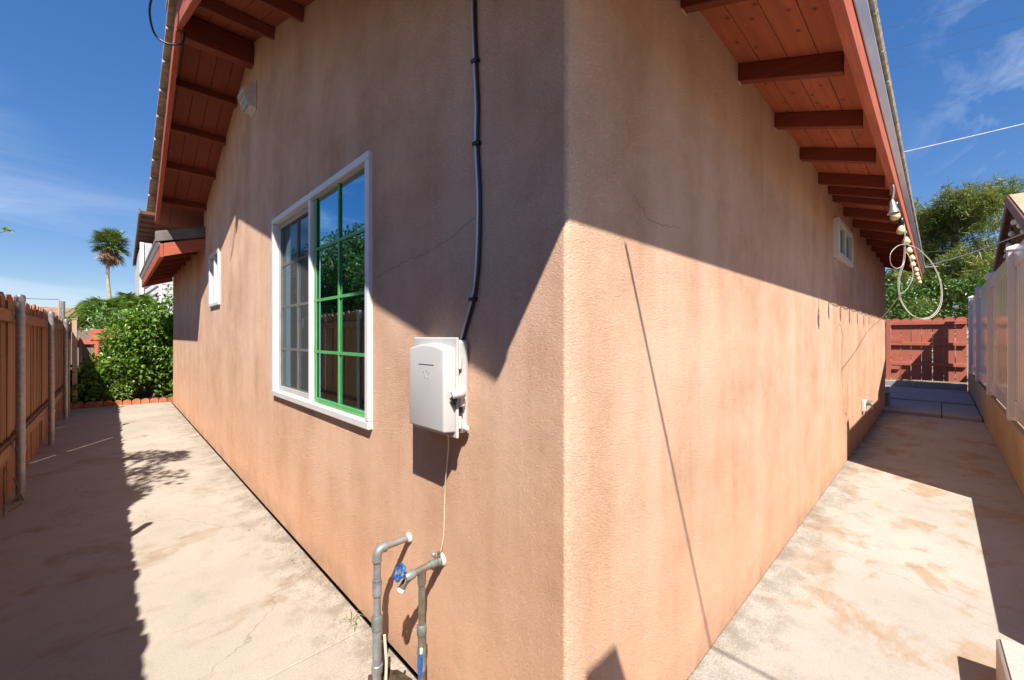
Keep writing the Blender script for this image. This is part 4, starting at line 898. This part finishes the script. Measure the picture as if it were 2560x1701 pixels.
# tall fan palm
def fan_palm(base, h, r, seed, label):
    rng = random.Random(seed); P_ = empty('fan_palm', base, label, 'palm tree'); b = Vector(base)
    top = b + Vector((0.0, 0, h)); bend = [b, b+Vector((0.05,0,h*0.35)), b+Vector((-0.15,0,h*0.7)), top]
    smooth_by_angle(MB().tube(smoothpts(bend, 5), [0.125 - 0.002*i for i in range(16)], 10).build('trunk', 'pale_bark', P_), 60)
    green = MB(); dead = MB()
    def fan(m, d, stem, rad, blades, sag):
        d = d.normalized(); p = top + d*stem - Vector((0,0,sag*stem*0.6))
        m.tube([top, p], 0.018, 4)
        side = d.cross(Vector((0,0,1))).normalized(); u = side.cross(d)
        for i in range(blades):
            a = (i/(blades-1)-0.5)*3.6; dr = (d*math.cos(a) + side*math.sin(a) + u*rng.uniform(-.15,.25)).normalized()
            q = p + dr*rad*rng.uniform(.8,1.05) + Vector((0,0,-sag*rad*rng.uniform(.2,.7))); w_ = 0.035*rad/0.8
            mid = p.lerp(q, .5) + Vector((0,0,0.05*rad)); sd = dr.cross(u).normalized()*w_
            m.add([p, mid+sd, q, mid-sd], [(0,1,2,3)])
    for i in range(110):
        a = rng.uniform(0, 6.28); e = math.asin(rng.uniform(-0.75, 0.98)); fan(green, Vector((math.cos(a)*math.cos(e), math.sin(a)*math.cos(e), math.sin(e))), r*rng.uniform(.30,.62), r*0.40, 15, 0.12)
    for i in range(44):
        a = rng.uniform(0, 6.28); e = rng.uniform(-1.5, -0.7); fan(dead, Vector((math.cos(a)*math.cos(e), math.sin(a)*math.cos(e), math.sin(e))), r*rng.uniform(.35,.75), r*0.34, 12, 0.5)
    green.build('crown', 'palm_leaf', P_); dead.build('dead_skirt', 'palm_dead', P_)
fan_palm((-0.93, 40, 0), 7.9, 1.45, 5, 'tall fan palm with a brown skirt against the sky')

# feathery palms beyond the back fence
def feather_palm(base, h, n, l, seed, label):
    rng = random.Random(seed); P_ = empty('feather_palm', base, label, 'palm'); b = Vector(base); top = b+Vector((0,0,h))
    smooth_by_angle(MB().tube([b, b+Vector((.03,.02,h*.5)), top], [0.09,0.08,0.06], 8).build('trunk', 'bark', P_), 60)
    m = MB()
    for i in range(n):
        a = rng.uniform(0, 6.28); e = rng.uniform(0.15, 1.3); ll = l*rng.uniform(.75,1.1); d = Vector((math.cos(a)*math.cos(e), math.sin(a)*math.cos(e), math.sin(e)))
        pts = [top + d*ll*t_ + Vector((0,0,-0.75*ll*t_*t_)) for t_ in [k_/12 for k_ in range(13)]]
        m.tube(pts, [0.012*(1-.8*k_/12) for k_ in range(13)], 3)
        for k_ in range(1, 13):
            tg = (pts[k_]-pts[k_-1]).normalized(); sd = tg.cross(Vector((0,0,1))).normalized()
            for j in range(3):
                pb = pts[k_-1].lerp(pts[k_], j/3)
                for s_ in (-1, 1):
                    dr = (sd*s_ + tg*0.7 + Vector((0,0,rng.uniform(-.5,.15)))).normalized(); q = pb + dr*0.26*l*math.sin(math.pi*(0.12+0.8*k_/13)); w_ = Vector((0,0,0.010))+tg*0.012
                    m.add([pb-w_, pb+w_, q], [(0,1,2)])
    m.build('fronds', 'frond_leaf', P_); return P_
feather_palm((-0.95, 14.4, 0), 1.95, 44, 1.0, 21, 'feathery green palm left of centre beyond the shrubs')
feather_palm((-0.40, 14.9, 0), 2.1, 46, 1.1, 22, 'taller feathery palm beyond the shrubs near the wing')
feather_palm((-1.45, 15.0, 0), 1.55, 20, 0.9, 23, 'small feathery palm beside the grey pipes')
bush('back_shrub', 'dense green shrub mass below the feathery palms', 'shrub', (-0.6, 14.0, 0), grid_clumps(-1.25, 0.25, 13.4, 14.4, lambda x: 1.9+0.2*math.sin(5*x), 44, 31, (0.2, 0.32), 0.6), 75, 0.11, 0.035, 'hedge_leaf', 14)

# ------------------------------------------------------------------ trees beyond the left fence
def leafy_tree(name, label, base, clumps, per, l, w, mat, seed, trunk_r=0.09, group=None, cat='tree', bark='bark'):
    rng = random.Random(seed); T = empty(name, base, label, cat, group); b = Vector(base)
    cen = sum((Vector(c) for c, r in clumps), Vector())/len(clumps)
    tr = MB(); fork = b.lerp(Vector((cen.x, cen.y, cen.z)), 0.55)
    tr.tube(smoothpts([b, b.lerp(fork, .5)+Vector((rng.uniform(-.08,.08), rng.uniform(-.08,.08), 0)), fork], 4), [trunk_r*(1-.06*i) for i in range(9)], 8)
    smooth_by_angle(tr.build('trunk', bark, T), 60)
    lb = MB()
    for c, r in clumps:
        c = Vector(c); lb.tube(smoothpts([fork, fork.lerp(c, .5)+Vector((rng.uniform(-.15,.15), rng.uniform(-.15,.15), .1)), c], 3), [trunk_r*.5]*3+[trunk_r*.3]*3+[trunk_r*.12], 5)
    lb.build('limbs', bark, T)
    m = MB(); clump_cloud(m, clumps, per, l, w, rng); m.build('crown', mat, T); return T
rng = random.Random(77)
cl = [((-4.5+rng.gauss(0,.6), 12.0+rng.gauss(0,1.4), 2.9+rng.gauss(0,.8)), rng.uniform(.4,.65)) for _ in range(95)]
cl = [((min(c[0], -3.3-r), max(9.0, min(15.0, c[1])), min(c[2], 4.1)), r) for c, r in cl]
leafy_tree('leafy_tree', 'broad leafy tree beyond the left fence mirrored in the large window', (-4.5, 12.0, -0.1), cl, 230, 0.12, 0.065, 'tree_leaf', 41, 0.14)
cl = [((-4.9+rng.gauss(0,.6), 17.0+rng.gauss(0,1.2), 2.9+rng.gauss(0,.8)), rng.uniform(.45,.7)) for _ in range(60)]
cl = [((min(c[0], -3.9-r), max(15.2, min(19.5, c[1])), c[2]), r) for c, r in cl]
leafy_tree('leafy_tree', 'second leafy tree beyond the left fence, mirrored in the far sash', (-4.9, 17.0, -0.1), cl, 160, 0.14, 0.075, 'tree_leaf', 45, 0.14)
cl = [((-2.2+rng.gauss(0,.30), 2.55+rng.gauss(0,.40), 3.0+rng.gauss(0,.25)), rng.uniform(.14,.26)) for _ in range(12)] + [((-1.75,3.0,3.12),.15), ((-1.66,3.2,3.05),.10), ((-1.92,2.05,2.6),.07), ((-1.86,2.17,2.58),.06)]
leafy_tree('small_tree', 'small tree beyond the near left fence that casts the leafy shadow on the path', (-2.5, 2.4, -0.1), cl, 120, 0.075, 0.038, 'tree_leaf', 42, 0.05)
cl = [((-2.55+rng.gauss(0,.22), 9.9+rng.gauss(0,.3), 1.85+rng.gauss(0,.12)), rng.uniform(.13,.22)) for _ in range(12)]
leafy_tree('low_tree', 'green treetop peeping over the left fence near the steel post', (-2.6, 9.9, -0.1), cl, 60, 0.10, 0.035, 'hedge_leaf', 43, 0.05)
cl = [((-2.62+rng.gauss(0,.16), 12.2+rng.gauss(0,.2), 2.0+rng.gauss(0,.09)), rng.uniform(.12,.2)) for _ in range(9)]
leafy_tree('low_tree', 'dark rounded treetop over the left fence under the thin wire', (-2.6, 12.2, -0.1), cl, 70, 0.09, 0.04, 'tree_leaf', 44, 0.05)
# twig at the left picture edge
tg_ = empty('twig', (-1.66, 5.0, 2.0), 'bare twig with small green leaves poking in at the left edge', 'twig')
MB().tube(smoothpts([(-1.95,4.65,2.30),(-1.75,4.9,2.20),(-1.60,5.05,2.19),(-1.51,5.1,2.24)]), 0.004, 5).build('stem', 'bark', tg_)
m = MB(); r2 = random.Random(5)
for q in ((-1.75,4.9,2.21),(-1.68,4.98,2.20),(-1.52,5.1,2.23),(-1.51,5.1,2.24)):
    for i in range(3): leaf_quads(m, Vector(q), rnd_dir(r2)+Vector((0.4,0,0.3)), Vector((0,0,1)), 0.055, 0.028)
m.build('leaves', 'citrus_leaf', tg_)

# ------------------------------------------------------------------ right side: vinyl fence
vf = empty('vinyl_fence', (8.5, -1.2, 0.475), 'glossy white vinyl fence on the retaining wall at right', 'fence')
vf2 = empty('vinyl_fence', (-2.0, -1.2, 0.475), 'white vinyl fence section whose corner shadow falls at the wall foot', 'fence')
def vinyl(parent, posts, zb_, zt5):
    for x in posts:
        MB().box((x-0.064, -1.262, zb_), (x+0.064, -1.134, zt5-0.03)).build('post', 'fence_vinyl', parent, 0.005, seg=2)
        c = MB(); c.add([(x-0.074,-1.272,zt5-0.03),(x+0.074,-1.272,zt5-0.03),(x+0.074,-1.124,zt5-0.03),(x-0.074,-1.124,zt5-0.03),(x-0.074,-1.272,zt5-0.005),(x+0.074,-1.272,zt5-0.005),(x+0.074,-1.124,zt5-0.005),(x-0.074,-1.124,zt5-0.005),(x,-1.198,zt5+0.03)],
              [(0,3,2,1),(0,1,5,4),(1,2,6,5),(2,3,7,6),(3,0,4,7),(4,5,8),(5,6,8),(6,7,8),(7,4,8)]); c.build('post_cap', 'fence_vinyl', parent)
    for a, b in zip(posts, posts[1:]):
        for z0_, z1_ in ((zb_+0.04, zb_+0.20), (zt5-0.20, zt5-0.04)):
            MB().box((a+0.065, -1.222, z0_), (b-0.065, -1.172, z1_)).build('rail', 'fence_vinyl', parent, 0.004)
        n = max(1, round((b-a-0.13)/0.152)); w_ = (b-a-0.13)/n
        for i in range(n):
            xx = a+0.065+i*w_; MB().box((xx+0.0015, -1.209, zb_+0.195), (xx+w_-0.0015, -1.187, zt5-0.195)).build('board', 'fence_vinyl', parent, 0.005)
vinyl(vf, [3.98, 5.5, 7.95, 10.4, 12.85], 0.476, 2.17)
vinyl(vf2, [-5.5, -3.06, -0.60], 0.0, 2.15)

# red gate and fence at the end of the passage
gt = empty('red_gate', (13.2, -0.4, 0.1), 'red-brown picket gate closing the far end of the right passage', 'gate')
gm = [meshdata(MB().prism([(0,0,0),(0,0.172,0),(0,0.172,1.46),(0,0.155,1.485),(0,0.12,1.505),(0,0.086,1.51),(0,0.05,1.505),(0,0.017,1.485),(0,0,1.46)], (0.018,0,0)), 'gate_wood')]
y = -1.12; i = 0
while y < 2.2:
    inst('picket', gm[0], gt, (13.2, y, 0.235), (0, 0, random.uniform(-.012,.012)), (1, 1, random.uniform(.99,1.005))); y += 0.172 + random.choice([0.008, 0.012, 0.016, 0.02]); i += 1
for z0_, z1_, dxx in ((1.575,1.665,0.05), (1.075,1.145,0.05), (0.585,0.665,0.05)):
    MB().box((13.2-dxx, -1.12, z0_), (13.198, 2.2, z1_)).build('rail', 'gate_wood', gt, 0.003)
MB().box((13.155, -0.05, 1.155), (13.197, 2.0, 1.24)).build('rail', 'gate_wood', gt, 0.003)
MB().box((13.155, 0.0, 0.475), (13.197, 2.0, 0.565)).build('rail', 'gate_wood', gt, 0.003)
MB().box((13.11, 0.16, 0.10), (13.149, 0.25, 1.72)).build('stile', 'gate_wood', gt, 0.003)
kc = empty('block_kerb', (13.08, 0, 0.05), 'row of grey concrete kerb blocks at the foot of the red gate', 'kerb')
for a, b in ((-1.12, -0.30), (-0.295, 0.30), (0.305, 1.2)): MB().box((12.98, a, 0.0), (13.19, b, 0.205)).build('block', 'paving_far', kc, 0.008)
st = empty('stone_stub', (9.0, 0.05, 0), 'short grey concrete stub at the far corner of the eave wall', 'block')
MB().box((9.18, -0.06, 0.04), (9.30, 0.06, 0.27)).build('stub', 'paving_far', st, 0.008)
MB().box((9.17, -0.07, 0.271), (9.31, 0.07, 0.295)).build('cap', 'kerb', st, 0.006)

# brown neighbour shed with gable to the right
sh = empty('brown_shed', (9.3, -2.2, 0), 'brown gabled shed beyond the white fence at upper right', 'shed')
gx, gz, gy = 9.28, 3.49, -1.41; run = 2.35; rs = 0.385
for i in range(14):
    z0_ = 0.2 + i*0.235
    if z0_ > gz-0.15: break
    z1_ = z0_+0.229
    def hw(z): return min(run-0.25, (gz-0.12-z)/rs)
    a0, a1 = max(hw(z0_), .02), max(hw(z1_), .01)
    MB().prism([(gx-a0,gy-0.30,z0_),(gx+a0,gy-0.30,z0_),(gx+a1,gy-0.30,z1_),(gx-a1,gy-0.30,z1_)], (0,-0.02,0)).build('wall_board', 'brown_board', sh, 0.003)
MB().prism([(gx-run+.25,gy-0.33,0.1),(gx+run-.25,gy-0.33,0.1),(gx+run-.25,gy-0.33,gz-0.12-rs*(run-.25)),(gx,gy-0.33,gz-0.12),(gx-run+.25,gy-0.33,gz-0.12-rs*(run-.25))], (0,-4.5,0)).build('wall', 'brown_board', sh)
for s_ in (-1, 1):
    MB().prism([(gx,gy-0.03,gz-0.02),(gx+s_*run,gy-0.03,gz-0.02-rs*run),(gx+s_*run,gy-0.03,gz+0.03-rs*run),(gx,gy-0.03,gz+0.03)], (0,-4.9,0)).build('roof', 'tan_roof', sh)
    MB().prism([(gx+s_*0.001,gy,gz+0.01),(gx+s_*run,gy,gz+0.01-rs*run),(gx+s_*run,gy,gz-0.15-rs*run),(gx+s_*0.001,gy,gz-0.15)], (0,-0.03,0)).build('rake_board', 'brown_trim', sh, 0.003)
for k_ in range(9):
    for s_ in (-1, 1):
        for j in range(1): pass
sb = empty('shed_bulbs', (9.3, -1.5, 3.2), 'string of pale globe bulbs under the brown shed gable', 'string lights')
pts = []; 
wl_ = [(gx-1.6, gy-0.09, gz-0.24-rs*1.6), (gx, gy-0.09, gz-0.24), (gx+1.9, gy-0.09, gz-0.24-rs*1.9)]
MB().tube(wl_, 0.006, 5).build('wire', 'black_rubber', sb)
b2 = MB(); b2.lathe([(0.0,0.014),(0.02,0.03),(0.05,0.04),(0.075,0.036),(0.092,0.02),(0.097,0.004)], (0,0,0), (0,0,-1), 12); b2_me = meshdata(b2, 'white_wire'); b2_me.shade_smooth()
s2 = MB(); s2.lathe([(0,0.014),(0.05,0.02),(0.052,0.01)], (0,0,0), (0,0,-1), 8); s2_me = meshdata(s2, 'black_rubber')
for x in (-1.4,-1.0,-.6,-.28, 0.12, .45, .8, 1.15, 1.5, 1.82):
    z_ = gz-0.245-rs*abs(x); inst('socket', s2_me, sb, (gx+x, gy-0.09, z_)); inst('bulb', b2_me, sb, (gx+x, gy-0.09, z_-0.048))

# ------------------------------------------------------------------ pine and hedge beyond the red gate
def pine(base, h, seed, label):
    rng = random.Random(seed); T = empty('pine_tree', base, label, 'tree'); b = Vector(base)
    spine = [b, b+Vector((.1,.1,h*.3)), b+Vector((.3,-.1,h*.6)), b+Vector((.2,-.2,h*.95))]
    smooth_by_angle(MB().tube(smoothpts(spine, 5), [0.24-0.012*i for i in range(16)], 10).build('trunk', 'bark', T), 60)
    sp = smoothpts(spine, 12); lb = MB(); m = MB()
    for i in range(60):
        q = rng.uniform(.30, 1.0); o_ = sp[min(len(sp)-1, int(q*len(sp)))]
        a = rng.uniform(0, 6.28); ll = (2.7*(1.12-q*.65))*rng.uniform(.7,1.1); d = Vector((math.cos(a), math.sin(a), rng.uniform(-.02,.38)))
        pts = smoothpts([o_, o_+d*ll*.45+Vector((0,0,rng.uniform(0,.2))), o_+d*ll+Vector((0,0,rng.uniform(-.35,.15)))], 5)
        lb.tube(pts, [0.045*(1-.85*k_/len(pts)) for k_ in range(len(pts))], 5)
        for k_ in range(3, len(pts)):
            for tw2 in range(5):
                c = pts[k_] + Vector((rng.gauss(0,.22), rng.gauss(0,.22), rng.gauss(0.02,.15)))
                for n_ in range(28):
                    dr = (rnd_dir(rng)*.8 + d*.6 + Vector((0,0,-.25))).normalized(); pl = c + rnd_dir(rng)*rng.random()*.24; l_ = rng.uniform(.12,.26)
                    s_ = dr.cross(rnd_dir(rng)).normalized()*0.011; m.add([pl-s_, pl+s_, pl+dr*l_+s_*.4, pl+dr*l_-s_*.4], [(0,1,2,3)])
    lb.build('limbs', 'pale_bark', T); m.build('crown', 'pine_leaf', T); return T
pine((19.6, -0.9, 0), 5.9, 61, 'large olive-green pine tree beyond the red gate')
bush('tall_hedge', 'bright green hedge just behind the red gate', 'hedge', (16.0, 0.0, 0), grid_clumps(15.4, 16.6, -1.9, 1.6, lambda x: 2.75, 60, 51, (0.28, 0.45), 0.9), 95, 0.11, 0.05, 'hedge_leaf', 52)

# ------------------------------------------------------------------ overhead wires
def wire_line(p0, p1, sag, r, mat, label):
    p0 = Vector(p0); p1 = Vector(p1); pts = [p0.lerp(p1, i/16) + Vector((0,0,-4*sag*(i/16)*(1-i/16))) for i in range(17)]
    tag(MB().tube(pts, r, 5).build('power_line', mat, org=p0), label, 'power line')
def unproj(px_, py_, D):
    return CAM + FW*D + RT*((px_-1180)/951*D) + UP*((775-py_)/951*D)
wire_line(unproj(1700,155,16), unproj(2600,-85,11), 0.05, 0.0038, 'line_wire', 'topmost power line crossing the sky at upper right')
wire_line(unproj(1700,198,16), unproj(2600,-25,11), 0.05, 0.0038, 'line_wire', 'second power line from the top in the right sky')
wire_line(unproj(1700,243,16), unproj(2600,40-22,11), 0.05, 0.0038, 'line_wire', 'third power line from the top in the right sky')
wire_line(unproj(1800,412,9), unproj(2520,247,6), 0.03, 0.009, 'pale_wire', 'pale service cable crossing the right sky above the pine')
wire_line(unproj(2110,617,10), unproj(2420,512,6), 0.08, 0.009, 'pale_wire', 'cream cable sagging past the brown shed toward the eave')
wire_line(unproj(2090,618,13), unproj(2330,600,13), 0.03, 0.008, 'pale_wire', 'lower thin cable crossing before the pine')
wire_line(unproj(2090,583,13), unproj(2330,568,13), 0.02, 0.007, 'line_wire', 'dark thin cable crossing before the pine')
